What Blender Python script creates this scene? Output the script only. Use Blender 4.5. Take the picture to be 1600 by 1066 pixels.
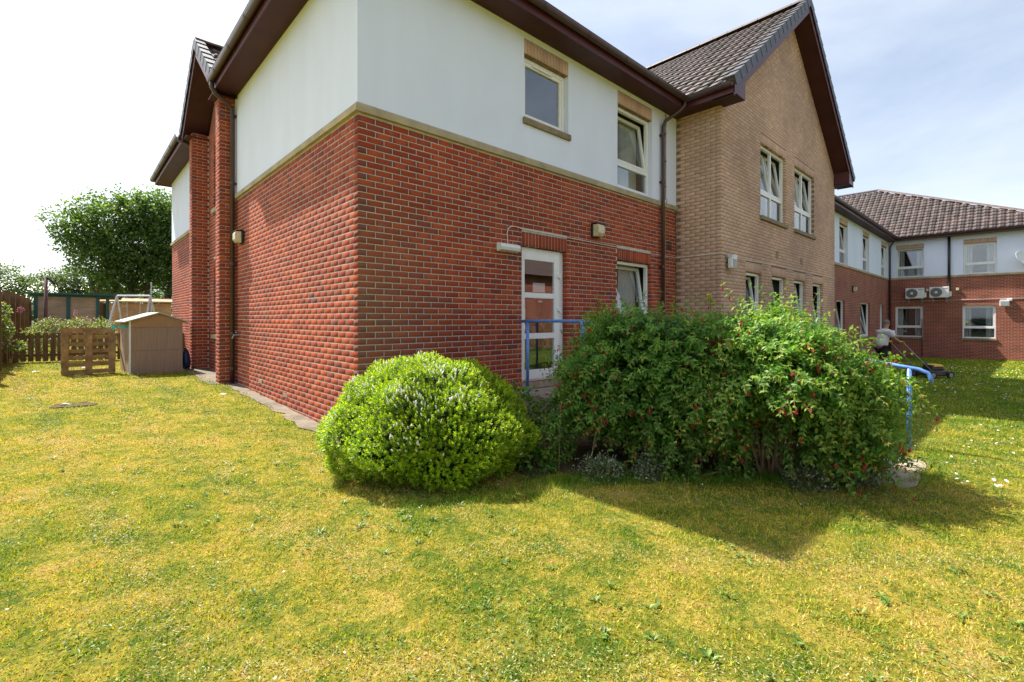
import bpy, math, random
import numpy as np
from mathutils import Vector, Matrix, Euler

random.seed(7)
RNG = np.random.default_rng(11)
for o in list(bpy.data.objects):
    bpy.data.objects.remove(o)
SC = bpy.context.scene
COL = SC.collection
rad = math.radians

# ------------------------------------------------------------------ camera
CAM_AZ = rad(47.05)
CAM = (-2.448, -5.266, 1.43)
cd = bpy.data.cameras.new('camera')
cam = bpy.data.objects.new('camera', cd)
COL.objects.link(cam)
cam.location = CAM
cam.rotation_euler = (rad(90), 0, CAM_AZ - rad(90))
cd.sensor_width = 36
cd.lens = 740 / 1600 * 36
cd.shift_y = -34 / 1600
cd.clip_start = 0.05
cd.clip_end = 2000
SC.camera = cam

# ------------------------------------------------------------------ sky, sun, exposure
SUN_TO = Vector((-0.178, 0.635, 1.0)).normalized()
SUN_ELEV = math.asin(SUN_TO.z)
SUN_ROT = math.atan2(SUN_TO.x, SUN_TO.y)
world = bpy.data.worlds.new('World')
SC.world = world
world.use_nodes = True
wn = world.node_tree
wn.nodes.clear()
w_out = wn.nodes.new('ShaderNodeOutputWorld')
w_bg = wn.nodes.new('ShaderNodeBackground')
w_sky = wn.nodes.new('ShaderNodeTexSky')
w_sky.sky_type = 'NISHITA'
w_sky.sun_disc = False
w_sky.sun_elevation = SUN_ELEV
w_sky.sun_rotation = SUN_ROT
w_sky.air_density = 1.0
w_sky.dust_density = 3.0
w_sky.ozone_density = 1.0
w_tc = wn.nodes.new('ShaderNodeTexCoord')
w_map = wn.nodes.new('ShaderNodeMapping')
w_map.inputs['Scale'].default_value = (1.0, 1.0, 2.6)
w_map.inputs['Rotation'].default_value = (0.3, 0.2, 0.6)
w_noise = wn.nodes.new('ShaderNodeTexNoise')
w_noise.inputs['Scale'].default_value = 2.2
w_noise.inputs['Detail'].default_value = 7
w_noise.inputs['Roughness'].default_value = 0.55
w_noise.inputs['Distortion'].default_value = 0.35
w_ramp = wn.nodes.new('ShaderNodeValToRGB')
w_ramp.color_ramp.elements[0].position = 0.30
w_ramp.color_ramp.elements[0].color = (0.30, 0.30, 0.30, 1)
w_ramp.color_ramp.elements[1].position = 0.72
w_ramp.color_ramp.elements[1].color = (0.95, 0.95, 0.95, 1)
w_mix = wn.nodes.new('ShaderNodeMix')
w_mix.data_type = 'RGBA'
# thin high cloud scatters what the sky behind it sends: a brightened, desaturated copy of the sky
w_bw = wn.nodes.new('ShaderNodeRGBToBW')
w_cl = wn.nodes.new('ShaderNodeVectorMath')
w_cl.operation = 'MULTIPLY_ADD'
w_cl.inputs[1].default_value = (0.95, 0.95, 0.95)
w_cl.inputs[2].default_value = (2.1, 2.55, 3.2)
L = wn.links.new
L(w_tc.outputs['Generated'], w_map.inputs['Vector'])
L(w_map.outputs[0], w_noise.inputs['Vector'])
L(w_noise.outputs['Fac'], w_ramp.inputs[0])
L(w_sky.outputs[0], w_bw.inputs[0])
L(w_bw.outputs[0], w_cl.inputs[0])
L(w_ramp.outputs[0], w_mix.inputs[0])
L(w_sky.outputs[0], w_mix.inputs[6])
L(w_cl.outputs[0], w_mix.inputs[7])
L(w_mix.outputs[2], w_bg.inputs['Color'])
w_bg.inputs['Strength'].default_value = 0.098
L(w_bg.outputs[0], w_out.inputs[0])

sd = bpy.data.lights.new('sun', 'SUN')
sun = bpy.data.objects.new('sun', sd)
COL.objects.link(sun)
sd.energy = 5.0
sd.angle = rad(0.6)
sd.color = (1.0, 0.95, 0.86)
sun.location = (0, 0, 30)
sun.rotation_euler = (-SUN_TO).to_track_quat('-Z', 'Y').to_euler()

SC.view_settings.view_transform = 'Standard'
SC.view_settings.look = 'None'
SC.view_settings.exposure = 1.12
SC.view_settings.gamma = 1.0

# ================================================================== helpers
FV = np.array([math.cos(CAM_AZ), math.sin(CAM_AZ)])
RV = np.array([math.sin(CAM_AZ), -math.cos(CAM_AZ)])


def zg(x, y):
    """lawn height: falls gently to the right, rises gently along the left wall"""
    x = np.clip(x, -9, 33)
    y = np.asarray(y, float)
    return -0.0225 * x + np.where(y > 0, 0.024 * np.minimum(y, 14), -0.012 * np.maximum(y, -7))


def Z(x, y):
    return float(zg(x, y))


def tag(o, label=None, cat=None, group=None, kind=None):
    if label: o['label'] = label
    if cat: o['category'] = cat
    if group: o['group'] = group
    if kind: o['kind'] = kind
    return o


def empty(name, loc=(0, 0, 0), rz=0.0):
    o = bpy.data.objects.new(name, None)
    o.location = loc
    o.rotation_euler = (0, 0, rz)
    o.empty_display_size = 0.2
    COL.objects.link(o)
    return o


class MB:
    """collects polygons with uv (x,y) per corner"""
    def __init__(s):
        s.v, s.f, s.uv = [], [], []

    def quad(s, a, b, c, d, uv=None):
        s.poly([a, b, c, d], uv)

    def poly(s, pts, uv=None):
        n = len(s.v)
        s.v += [tuple(p) for p in pts]
        s.f.append(tuple(range(n, n + len(pts))))
        s.uv += list(uv) if uv else [(p[0] + p[1], p[2]) for p in pts]

    def box(s, lo, hi, M=None, taper=0.0):
        x0, y0, z0 = lo
        x1, y1, z1 = hi
        t = taper
        c = [(x0, y0, z0), (x1, y0, z0), (x1, y1, z0), (x0, y1, z0),
             (x0 + t, y0 + t, z1), (x1 - t, y0 + t, z1), (x1 - t, y1 - t, z1), (x0 + t, y1 - t, z1)]
        if M is not None:
            c = [tuple(M @ Vector(p)) for p in c]
        for f in ((0, 3, 2, 1), (4, 5, 6, 7), (0, 1, 5, 4), (1, 2, 6, 5), (2, 3, 7, 6), (3, 0, 4, 7)):
            s.quad(*[c[i] for i in f])

    def fbox(s, fr, u0, u1, d0, d1, z0, z1):
        """box in a wall frame: u along wall, d outward"""
        c = [fr.p(u0, d0, z0), fr.p(u1, d0, z0), fr.p(u1, d1, z0), fr.p(u0, d1, z0),
             fr.p(u0, d0, z1), fr.p(u1, d0, z1), fr.p(u1, d1, z1), fr.p(u0, d1, z1)]
        uvs = [(u0, z0), (u1, z0), (u1, z0), (u0, z0), (u0, z1), (u1, z1), (u1, z1), (u0, z1)]
        for f in ((0, 3, 2, 1), (4, 5, 6, 7), (0, 1, 5, 4), (1, 2, 6, 5), (2, 3, 7, 6), (3, 0, 4, 7)):
            s.quad(*[c[i] for i in f], uv=[uvs[i] for i in f])

    def tube(s, pts, r, seg=8, cap=True):
        pts = [Vector(p) for p in pts]
        rs = r if isinstance(r, (list, tuple)) else [r] * len(pts)
        rings = []
        nrm = None
        for i, p in enumerate(pts):
            if i == 0: t = (pts[1] - p)
            elif i == len(pts) - 1: t = (p - pts[i - 1])
            else: t = (pts[i + 1] - p).normalized() + (p - pts[i - 1]).normalized()
            t.normalize()
            if nrm is None:
                nrm = t.cross(Vector((0, 0, 1)))
                if nrm.length < 1e-3: nrm = t.cross(Vector((1, 0, 0)))
            nrm = (nrm - t * nrm.dot(t)).normalized()
            bn = t.cross(nrm)
            rings.append([p + (nrm * math.cos(a) + bn * math.sin(a)) * rs[i]
                          for a in [2 * math.pi * k / seg for k in range(seg)]])
        for i in range(len(rings) - 1):
            for k in range(seg):
                k2 = (k + 1) % seg
                s.quad(rings[i][k], rings[i][k2], rings[i + 1][k2], rings[i + 1][k],
                       uv=[(k / seg, i), ((k + 1) / seg, i), ((k + 1) / seg, i + 1), (k / seg, i + 1)])
        if cap:
            s.poly(rings[0][::-1], [(0, 0)] * seg)
            s.poly(rings[-1], [(0, 0)] * seg)

    def lathe(s, prof, M, seg=16):
        """prof: (r, h) rings about local z"""
        rings = [[tuple(M @ Vector((r * math.cos(2 * math.pi * k / seg), r * math.sin(2 * math.pi * k / seg), h)))
                  for k in range(seg)] for r, h in prof]
        for i in range(len(rings) - 1):
            for k in range(seg):
                k2 = (k + 1) % seg
                s.quad(rings[i][k], rings[i][k2], rings[i + 1][k2], rings[i + 1][k])

    def build(s, name, mat, parent=None, smooth=False, bevel=0.0):
        me = bpy.data.meshes.new(name)
        me.from_pydata(s.v, [], s.f)
        uvl = me.uv_layers.new(name='UVMap')
        uvl.data.foreach_set('uv', np.array(s.uv, dtype=np.float32).ravel())
        me.materials.append(mat)
        if smooth:
            weld(me)
            me.polygons.foreach_set('use_smooth', [True] * len(me.polygons))
        me.update()
        o = bpy.data.objects.new(name, me)
        COL.objects.link(o)
        if parent is not None: o.parent = parent
        if bevel > 0:
            if not smooth: weld(me)
            b = o.modifiers.new('bevel', 'BEVEL')
            b.width = bevel
            b.segments = 2
            b.limit_method = 'ANGLE'
        return o


def weld(me):
    import bmesh
    bm = bmesh.new()
    bm.from_mesh(me)
    bmesh.ops.remove_doubles(bm, verts=bm.verts, dist=1e-5)
    bmesh.ops.recalc_face_normals(bm, faces=bm.faces)
    bm.to_mesh(me)
    bm.free()


def np_mesh(name, verts, faces, mat, parent=None, uv=None, smooth=False, loops=4):
    """verts (N,3), faces (M,k) ints, uv (M*k,2)"""
    me = bpy.data.meshes.new(name)
    nv, nf, k = len(verts), len(faces), faces.shape[1]
    me.vertices.add(nv)
    me.vertices.foreach_set('co', np.ascontiguousarray(verts, dtype=np.float32).ravel())
    me.loops.add(nf * k)
    me.loops.foreach_set('vertex_index', np.ascontiguousarray(faces, dtype=np.int32).ravel())
    me.polygons.add(nf)
    me.polygons.foreach_set('loop_start', np.arange(0, nf * k, k, dtype=np.int32))
    if uv is not None:
        l = me.uv_layers.new(name='UVMap')
        l.data.foreach_set('uv', np.ascontiguousarray(uv, dtype=np.float32).ravel())
    me.materials.append(mat)
    me.update(calc_edges=True)
    if smooth:
        me.polygons.foreach_set('use_smooth', np.ones(nf, dtype=bool))
    o = bpy.data.objects.new(name, me)
    COL.objects.link(o)
    if parent is not None: o.parent = parent
    return o


class Frame:
    def __init__(s, O, U, N):
        s.O, s.U, s.N = np.array(O, float), np.array(U, float), np.array(N, float)

    def p(s, u, d, z):
        q = s.O + s.U * u + s.N * d
        return (float(q[0]), float(q[1]), float(z))

    def pn(s, u, d, z):
        u, d, z = np.broadcast_arrays(u, d, z)
        return np.stack([s.O[0] + s.U[0] * u + s.N[0] * d, s.O[1] + s.U[1] * u + s.N[1] * d, z], -1)


def pix(p):
    v = np.asarray(p)[..., :2] - np.array(CAM[:2])
    d = v @ FV
    return 800 + 740 * (v @ RV) / d, 499 - 740 * (np.asarray(p)[..., 2] - CAM[2]) / d, d


# ================================================================== materials
def nodes_of(name):
    m = bpy.data.materials.new(name)
    m.use_nodes = True
    nt = m.node_tree
    return m, nt, nt.nodes['Principled BSDF'], nt.links.new


def N(nt, t, **kw):
    n = nt.nodes.new('ShaderNode' + t)
    for k, v in kw.items():
        if k in n.inputs: n.inputs[k].default_value = v
        else: setattr(n, k, v)
    return n


def ramp(nt, stops, interp='LINEAR'):
    r = nt.nodes.new('ShaderNodeValToRGB')
    r.color_ramp.interpolation = interp
    el = r.color_ramp.elements
    while len(el) > 1: el.remove(el[-1])
    el[0].position = stops[0][0]
    el[0].color = tuple(stops[0][1]) + (1,)
    for p, c in stops[1:]:
        e = el.new(p)
        e.color = tuple(c) + (1,)
    return r


def mixc(nt, fac, a, b, mode='MIX'):
    m = nt.nodes.new('ShaderNodeMix')
    m.data_type = 'RGBA'
    m.blend_type = mode
    l = nt.links.new
    for i, x in ((0, fac), (6, a), (7, b)):
        if isinstance(x, (int, float)): m.inputs[i].default_value = x
        elif isinstance(x, tuple): m.inputs[i].default_value = x + (1,)
        else: l(x, m.inputs[i])
    return m.outputs[2]


def plain(name, col, rough=0.6, metal=0.0, vary=0.25, scale=6.0, bump=0.0, bscale=60.0, spec=0.5, stretch=None):
    m, nt, b, l = nodes_of(name)
    g = N(nt, 'NewGeometry')
    src = g.outputs['Position']
    if stretch:
        mp = N(nt, 'Mapping')
        mp.inputs['Scale'].default_value = stretch
        l(src, mp.inputs['Vector'])
        src = mp.outputs[0]
    n = N(nt, 'TexNoise', Scale=scale, Detail=6.0, Roughness=0.6)
    l(src, n.inputs['Vector'])
    r = ramp(nt, [(0.3, tuple(c * (1 - vary) for c in col)), (0.7, tuple(min(1, c * (1 + vary)) for c in col))])
    l(n.outputs['Fac'], r.inputs[0])
    l(r.outputs[0], b.inputs['Base Color'])
    b.inputs['Roughness'].default_value = rough
    b.inputs['Metallic'].default_value = metal
    b.inputs['Specular IOR Level'].default_value = spec
    if bump:
        n2 = N(nt, 'TexNoise', Scale=bscale, Detail=4.0)
        l(src, n2.inputs['Vector'])
        bp = N(nt, 'Bump', Strength=bump, Distance=0.01)
        l(n2.outputs['Fac'], bp.inputs['Height'])
        l(bp.outputs[0], b.inputs['Normal'])
    return m


def brick_mat(name, mids, ends, stain, endmix=1.0, sc=1.0, corner=False):
    """uv.x = place along the brick, uv.y = random of the brick"""
    m, nt, b, l = nodes_of(name)
    uv = N(nt, 'UVMap', uv_map='UVMap')
    sep = N(nt, 'SeparateXYZ')
    l(uv.outputs[0], sep.inputs[0])
    r = ramp(nt, mids)
    l(sep.outputs['Y'], r.inputs[0])
    wn_ = N(nt, 'TexWhiteNoise', noise_dimensions='1D')
    l(sep.outputs['Y'], wn_.inputs['W'])
    # fired ends: darker and greyer towards both ends, different from brick to brick
    ctr = N(nt, 'Math', operation='SUBTRACT')
    l(sep.outputs['X'], ctr.inputs[0]); ctr.inputs[1].default_value = 0.5
    ab = N(nt, 'Math', operation='ABSOLUTE'); l(ctr.outputs[0], ab.inputs[0])
    g = N(nt, 'NewGeometry')
    n1 = N(nt, 'TexNoise', Scale=14.0 * sc, Detail=5.0, Roughness=0.65)
    l(g.outputs['Position'], n1.inputs['Vector'])
    ad = N(nt, 'Math', operation='MULTIPLY_ADD')
    l(n1.outputs['Fac'], ad.inputs[0]); ad.inputs[1].default_value = 0.22; l(ab.outputs[0], ad.inputs[2])
    er = ramp(nt, [(0.40, (0, 0, 0)), (0.56, (1, 1, 1))])
    l(ad.outputs[0], er.inputs[0])
    wr = ramp(nt, [(0.0, (0, 0, 0)), (0.35, (0.35, 0.35, 0.35)), (1.0, (1, 1, 1))])
    l(wn_.outputs['Value'], wr.inputs[0])
    ef = N(nt, 'Math', operation='MULTIPLY'); l(er.outputs[0], ef.inputs[0]); l(wr.outputs[0], ef.inputs[1])
    ef2 = N(nt, 'Math', operation='MULTIPLY'); l(ef.outputs[0], ef2.inputs[0]); ef2.inputs[1].default_value = endmix
    c = mixc(nt, ef2.outputs[0], r.outputs[0], ends)
    # grain
    n2 = N(nt, 'TexNoise', Scale=170.0, Detail=4.0, Roughness=0.7)
    l(g.outputs['Position'], n2.inputs['Vector'])
    gr = ramp(nt, [(0.25, (0.62, 0.62, 0.62)), (0.75, (1.25, 1.25, 1.25))])
    l(n2.outputs['Fac'], gr.inputs[0])
    c = mixc(nt, 1.0, c, gr.outputs[0], 'MULTIPLY')
    # broad weathering and salt bloom
    n3 = N(nt, 'TexNoise', Scale=0.55, Detail=5.0, Roughness=0.6)
    l(g.outputs['Position'], n3.inputs['Vector'])
    br = ramp(nt, [(0.35, (0.78, 0.78, 0.80)), (0.65, (1.1, 1.1, 1.08))])
    l(n3.outputs['Fac'], br.inputs[0])
    c = mixc(nt, 1.0, c, br.outputs[0], 'MULTIPLY')
    n4 = N(nt, 'TexNoise', Scale=5.0, Detail=7.0, Roughness=0.7)
    l(g.outputs['Position'], n4.inputs['Vector'])
    sr = ramp(nt, [(0.60, (0, 0, 0)), (0.80, (0.55, 0.55, 0.55))])
    l(n4.outputs['Fac'], sr.inputs[0])
    c = mixc(nt, sr.outputs[0], c, stain)
    if corner:
        # brown-grey weather stain on the front face by the building corner
        ps = N(nt, 'SeparateXYZ'); l(g.outputs['Position'], ps.inputs[0])
        fx = N(nt, 'MapRange'); l(ps.outputs['X'], fx.inputs['Value'])
        fx.inputs['From Min'].default_value = 0.25; fx.inputs['From Max'].default_value = 1.5; fx.inputs['To Min'].default_value = 1.0; fx.inputs['To Max'].default_value = 0.0
        fz = N(nt, 'MapRange'); l(ps.outputs['Z'], fz.inputs['Value'])
        fz.inputs['From Min'].default_value = 1.9; fz.inputs['From Max'].default_value = 3.3; fz.inputs['To Min'].default_value = 1.0; fz.inputs['To Max'].default_value = 0.0
        fy = N(nt, 'Math', operation='LESS_THAN'); l(ps.outputs['Y'], fy.inputs[0]); fy.inputs[1].default_value = 0.004
        m1 = N(nt, 'Math', operation='MULTIPLY'); l(fx.outputs[0], m1.inputs[0]); l(fz.outputs[0], m1.inputs[1])
        m2 = N(nt, 'Math', operation='MULTIPLY'); l(m1.outputs[0], m2.inputs[0]); l(fy.outputs[0], m2.inputs[1])
        m3 = N(nt, 'Math', operation='MULTIPLY'); l(m2.outputs[0], m3.inputs[0]); l(n1.outputs['Fac'], m3.inputs[1])
        m4 = N(nt, 'Math', operation='MULTIPLY'); l(m3.outputs[0], m4.inputs[0]); m4.inputs[1].default_value = 1.15
        c = mixc(nt, m4.outputs[0], c, (0.21, 0.105, 0.060))
    l(c, b.inputs['Base Color'])
    b.inputs['Roughness'].default_value = 0.85
    b.inputs['Specular IOR Level'].default_value = 0.25
    bp = N(nt, 'Bump', Strength=0.35, Distance=0.0015)
    l(n2.outputs['Fac'], bp.inputs['Height'])
    l(bp.outputs[0], b.inputs['Normal'])
    return m


def far_brick_mat(name, c1, c2, mortar):
    m, nt, b, l = nodes_of(name)
    uv = N(nt, 'UVMap', uv_map='UVMap')
    bt = N(nt, 'TexBrick')
    bt.offset = 0.5
    bt.inputs['Scale'].default_value = 1.0
    bt.inputs['Brick Width'].default_value = 0.225
    bt.inputs['Row Height'].default_value = 0.075
    bt.inputs['Mortar Size'].default_value = 0.009
    bt.inputs['Mortar Smooth'].default_value = 0.2
    bt.inputs['Bias'].default_value = 0.0
    bt.inputs['Color1'].default_value = c1 + (1,)
    bt.inputs['Color2'].default_value = c2 + (1,)
    bt.inputs['Mortar'].default_value = mortar + (1,)
    l(uv.outputs[0], bt.inputs['Vector'])
    g = N(nt, 'NewGeometry')
    n = N(nt, 'TexNoise', Scale=1.2, Detail=6.0)
    l(g.outputs['Position'], n.inputs['Vector'])
    r = ramp(nt, [(0.3, (0.75, 0.75, 0.75)), (0.7, (1.2, 1.2, 1.2))])
    l(n.outputs['Fac'], r.inputs[0])
    c = mixc(nt, 1.0, bt.outputs['Color'], r.outputs[0], 'MULTIPLY')
    l(c, b.inputs['Base Color'])
    b.inputs['Roughness'].default_value = 0.9
    bp = N(nt, 'Bump', Strength=0.7, Distance=0.006)
    bp.invert = True
    l(bt.outputs['Fac'], bp.inputs['Height'])
    l(bp.outputs[0], b.inputs['Normal'])
    return m


def leaf_mat(name, stops, trans=0.35, rough=0.45, tcol=None, spec=0.4):
    m, nt, b, l = nodes_of(name)
    uv = N(nt, 'UVMap', uv_map='UVMap')
    sep = N(nt, 'SeparateXYZ'); l(uv.outputs[0], sep.inputs[0])
    r = ramp(nt, stops); l(sep.outputs['X'], r.inputs[0])
    g = N(nt, 'NewGeometry')
    n = N(nt, 'TexNoise', Scale=3.0, Detail=3.0); l(g.outputs['Position'], n.inputs['Vector'])
    vr = ramp(nt, [(0.3, (0.8, 0.8, 0.8)), (0.7, (1.2, 1.2, 1.2))]); l(n.outputs['Fac'], vr.inputs[0])
    c = mixc(nt, 1.0, r.outputs[0], vr.outputs[0], 'MULTIPLY')
    l(c, b.inputs['Base Color'])
    b.inputs['Roughness'].default_value = rough
    b.inputs['Specular IOR Level'].default_value = spec
    tr = N(nt, 'BsdfTranslucent')
    tc = mixc(nt, 1.0, c, tcol or (1.5, 1.6, 0.6), 'MULTIPLY')
    l(tc, tr.inputs['Color'])
    mx = N(nt, 'MixShader'); mx.inputs[0].default_value = trans
    l(b.outputs[0], mx.inputs[1]); l(tr.outputs[0], mx.inputs[2])
    l(mx.outputs[0], nt.nodes['Material Output'].inputs['Surface'])
    return m


def glass_mat(name, ior=1.55, tint=(0.93, 0.96, 0.95)):
    m, nt, b, l = nodes_of(name)
    nt.nodes.remove(b)
    tr = N(nt, 'BsdfTransparent'); tr.inputs['Color'].default_value = tint + (1,)
    gl = N(nt, 'BsdfGlossy'); gl.inputs['Roughness'].default_value = 0.015
    g = N(nt, 'NewGeometry')
    n = N(nt, 'TexNoise', Scale=1.3, Detail=1.0); l(g.outputs['Position'], n.inputs['Vector'])
    bp = N(nt, 'Bump', Strength=0.03, Distance=0.02); l(n.outputs['Fac'], bp.inputs['Height'])
    l(bp.outputs[0], gl.inputs['Normal'])
    dt = N(nt, 'VectorMath', operation='DOT_PRODUCT'); l(g.outputs['Incoming'], dt.inputs[0]); l(g.outputs['Normal'], dt.inputs[1])
    ab = N(nt, 'Math', operation='ABSOLUTE'); l(dt.outputs['Value'], ab.inputs[0])
    om = N(nt, 'Math', operation='SUBTRACT'); om.inputs[0].default_value = 1.0; l(ab.outputs[0], om.inputs[1])
    pw = N(nt, 'Math', operation='POWER'); l(om.outputs[0], pw.inputs[0]); pw.inputs[1].default_value = 5.0
    fr = N(nt, 'Math', operation='MULTIPLY_ADD'); l(pw.outputs[0], fr.inputs[0]); fr.inputs[1].default_value = 0.92; fr.inputs[2].default_value = 0.15
    mx = N(nt, 'MixShader')
    l(fr.outputs[0], mx.inputs[0]); l(tr.outputs[0], mx.inputs[1]); l(gl.outputs[0], mx.inputs[2])
    l(mx.outputs[0], nt.nodes['Material Output'].inputs['Surface'])
    return m


def lawn_color(nt, l, pos):
    """patches of green, olive and straw; the same field colours the soil sheet and the blades"""
    n1 = N(nt, 'TexNoise', Scale=0.42, Detail=5.0, Roughness=0.62)
    l(pos, n1.inputs['Vector'])
    n2 = N(nt, 'TexNoise', Scale=3.4, Detail=6.0, Roughness=0.7)
    l(pos, n2.inputs['Vector'])
    a = N(nt, 'Math', operation='MULTIPLY'); l(n1.outputs['Fac'], a.inputs[0]); a.inputs[1].default_value = 0.42
    s0 = N(nt, 'Math', operation='MULTIPLY_ADD'); l(n2.outputs['Fac'], s0.inputs[0]); s0.inputs[1].default_value = 0.58
    l(a.outputs[0], s0.inputs[2])
    n3 = N(nt, 'TexNoise', Scale=21.0, Detail=4.0, Roughness=0.6); l(pos, n3.inputs['Vector'])
    s = N(nt, 'Math', operation='MULTIPLY_ADD'); l(n3.outputs['Fac'], s.inputs[0]); s.inputs[1].default_value = 0.42
    sh = N(nt, 'Math', operation='SUBTRACT'); l(s0.outputs[0], sh.inputs[0]); sh.inputs[1].default_value = 0.19
    l(sh.outputs[0], s.inputs[2])
    # greener towards the courtyard side (x large)
    sp = N(nt, 'SeparateXYZ'); l(pos, sp.inputs[0])
    mr = N(nt, 'MapRange'); l(sp.outputs['X'], mr.inputs['Value'])
    mr.inputs['From Min'].default_value = 1.5; mr.inputs['From Max'].default_value = 9.0
    mr.inputs['To Min'].default_value = 0.0; mr.inputs['To Max'].default_value = 0.16
    sb = N(nt, 'Math', operation='SUBTRACT'); l(s.outputs[0], sb.inputs[0]); l(mr.outputs[0], sb.inputs[1])
    ct = N(nt, 'Math', operation='MULTIPLY_ADD'); l(sb.outputs[0], ct.inputs[0]); ct.inputs[1].default_value = 1.22; ct.inputs[2].default_value = -0.130
    return ct.outputs[0]


def lawn_mats():
    # soil/moss sheet
    m, nt, b, l = nodes_of('lawn_moss')
    g = N(nt, 'NewGeometry')
    f = lawn_color(nt, l, g.outputs['Position'])
    r = ramp(nt, [(0.34, (0.07, 0.11, 0.012)), (0.46, (0.17, 0.175, 0.022)), (0.56, (0.29, 0.245, 0.036)), (0.70, (0.38, 0.26, 0.085))])
    l(f, r.inputs[0])
    n = N(nt, 'TexNoise', Scale=55.0, Detail=6.0, Roughness=0.75); l(g.outputs['Position'], n.inputs['Vector'])
    vr = ramp(nt, [(0.3, (0.45, 0.45, 0.45)), (0.72, (1.35, 1.35, 1.35))]); l(n.outputs['Fac'], vr.inputs[0])
    c = mixc(nt, 1.0, r.outputs[0], vr.outputs[0], 'MULTIPLY')
    l(c, b.inputs['Base Color'])
    b.inputs['Roughness'].default_value = 0.95
    b.inputs['Specular IOR Level'].default_value = 0.1
    n2 = N(nt, 'TexNoise', Scale=28.0, Detail=6.0, Roughness=0.75); l(g.outputs['Position'], n2.inputs['Vector'])
    bp = N(nt, 'Bump', Strength=0.9, Distance=0.03); l(n2.outputs['Fac'], bp.inputs['Height'])
    l(bp.outputs[0], b.inputs['Normal'])
    # blades
    m2, nt, b, l = nodes_of('grass_blade')
    g = N(nt, 'NewGeometry')
    f = lawn_color(nt, l, g.outputs['Position'])
    uv = N(nt, 'UVMap', uv_map='UVMap')
    sep = N(nt, 'SeparateXYZ'); l(uv.outputs[0], sep.inputs[0])
    j = N(nt, 'Math', operation='MULTIPLY_ADD'); l(sep.outputs['X'], j.inputs[0]); j.inputs[1].default_value = 0.30
    l(f, j.inputs[2])
    r = ramp(nt, [(0.34, (0.095, 0.22, 0.014)), (0.49, (0.24, 0.335, 0.022)), (0.61, (0.43, 0.41, 0.036)),
                  (0.74, (0.55, 0.42, 0.075)), (0.92, (0.64, 0.42, 0.17))])
    l(j.outputs[0], r.inputs[0])
    wv = N(nt, 'TexWhiteNoise', noise_dimensions='1D'); l(sep.outputs['X'], wv.inputs['W'])
    wr_ = ramp(nt, [(0.0, (0.5, 0.5, 0.5)), (0.5, (0.95, 0.95, 0.95)), (1.0, (1.35, 1.35, 1.35))]); l(wv.outputs['Value'], wr_.inputs[0])
    cb = mixc(nt, 1.0, r.outputs[0], wr_.outputs[0], 'MULTIPLY')
    l(cb, b.inputs['Base Color'])
    b.inputs['Roughness'].default_value = 0.6
    b.inputs['Specular IOR Level'].default_value = 0.25
    tr = N(nt, 'BsdfTranslucent')
    tc = mixc(nt, 1.0, cb, (1.3, 1.35, 0.7), 'MULTIPLY'); l(tc, tr.inputs['Color'])
    mx = N(nt, 'MixShader'); mx.inputs[0].default_value = 0.35
    l(b.outputs[0], mx.inputs[1]); l(tr.outputs[0], mx.inputs[2])
    l(mx.outputs[0], nt.nodes['Material Output'].inputs['Surface'])
    return m, m2


RED_MIDS = [(0.0, (0.27, 0.043, 0.018)), (0.25, (0.34, 0.054, 0.020)), (0.5, (0.40, 0.067, 0.024)),
            (0.80, (0.46, 0.090, 0.031)), (0.93, (0.36, 0.062, 0.026)), (0.98, (0.26, 0.062, 0.040)), (1.0, (0.19, 0.058, 0.045))]
TAN_MIDS = [(0.0, (0.58, 0.37, 0.265)), (0.3, (0.62, 0.405, 0.29)), (0.6, (0.65, 0.43, 0.315)), (0.85, (0.69, 0.48, 0.36)), (1.0, (0.61, 0.37, 0.28))]
M = {}
M['red'] = brick_mat('red_brick', RED_MIDS, (0.15, 0.058, 0.054), (0.42, 0.27, 0.22), corner=True)
M['tan'] = brick_mat('buff_brick', TAN_MIDS, (0.52, 0.36, 0.26), (0.62, 0.49, 0.38), 0.6)
M['mortar'] = plain('pale_mortar', (0.50, 0.43, 0.36), 0.95, vary=0.22, scale=9, bump=0.15, bscale=120, spec=0.1)
M['tanmortar'] = plain('brown_mortar', (0.25, 0.175, 0.125), 0.95, vary=0.3, scale=9, bump=0.5, bscale=120, spec=0.1)
M['farbrick'] = far_brick_mat('far_red_brick', (0.34, 0.056, 0.022), (0.20, 0.042, 0.022), (0.36, 0.29, 0.23))
M['render'] = plain('white_render', (0.72, 0.77, 0.93), 0.9, vary=0.04, scale=1.0, bump=0.22, bscale=60, spec=0.15, stretch=(1.5, 1.5, 0.5))
M['stone'] = plain('cast_stone', (0.40, 0.335, 0.225), 0.85, vary=0.25, scale=3.0, bump=0.3, bscale=90, spec=0.2)
M['greystone'] = plain('grey_sill_stone', (0.25, 0.20, 0.135), 0.85, vary=0.3, scale=7.0, bump=0.3, bscale=90, spec=0.2)
M['maroon'] = plain('maroon_paint', (0.080, 0.021, 0.025), 0.42, vary=0.25, scale=3.0, spec=0.4, stretch=(1, 1, 1))
M['soffit'] = plain('maroon_soffit', (0.060, 0.018, 0.020), 0.55, vary=0.25, scale=2.0, spec=0.3)
M['gutter'] = plain('brown_gutter', (0.060, 0.032, 0.034), 0.35, vary=0.25, scale=4.0, spec=0.5)
M['upvc'] = plain('white_frame', (0.78, 0.78, 0.77), 0.35, vary=0.05, scale=5.0)
M['blackpipe'] = plain('black_plastic', (0.014, 0.014, 0.015), 0.4, vary=0.3)
M['glass'] = glass_mat('window_glass')
M['curtain'] = plain('net_curtain', (0.58, 0.58, 0.60), 0.9, vary=0.12, scale=3.0)
M['room'] = plain('room_wall', (0.16, 0.14, 0.12), 0.9, vary=0.3, scale=1.5)
M['tile'] = None


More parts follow.
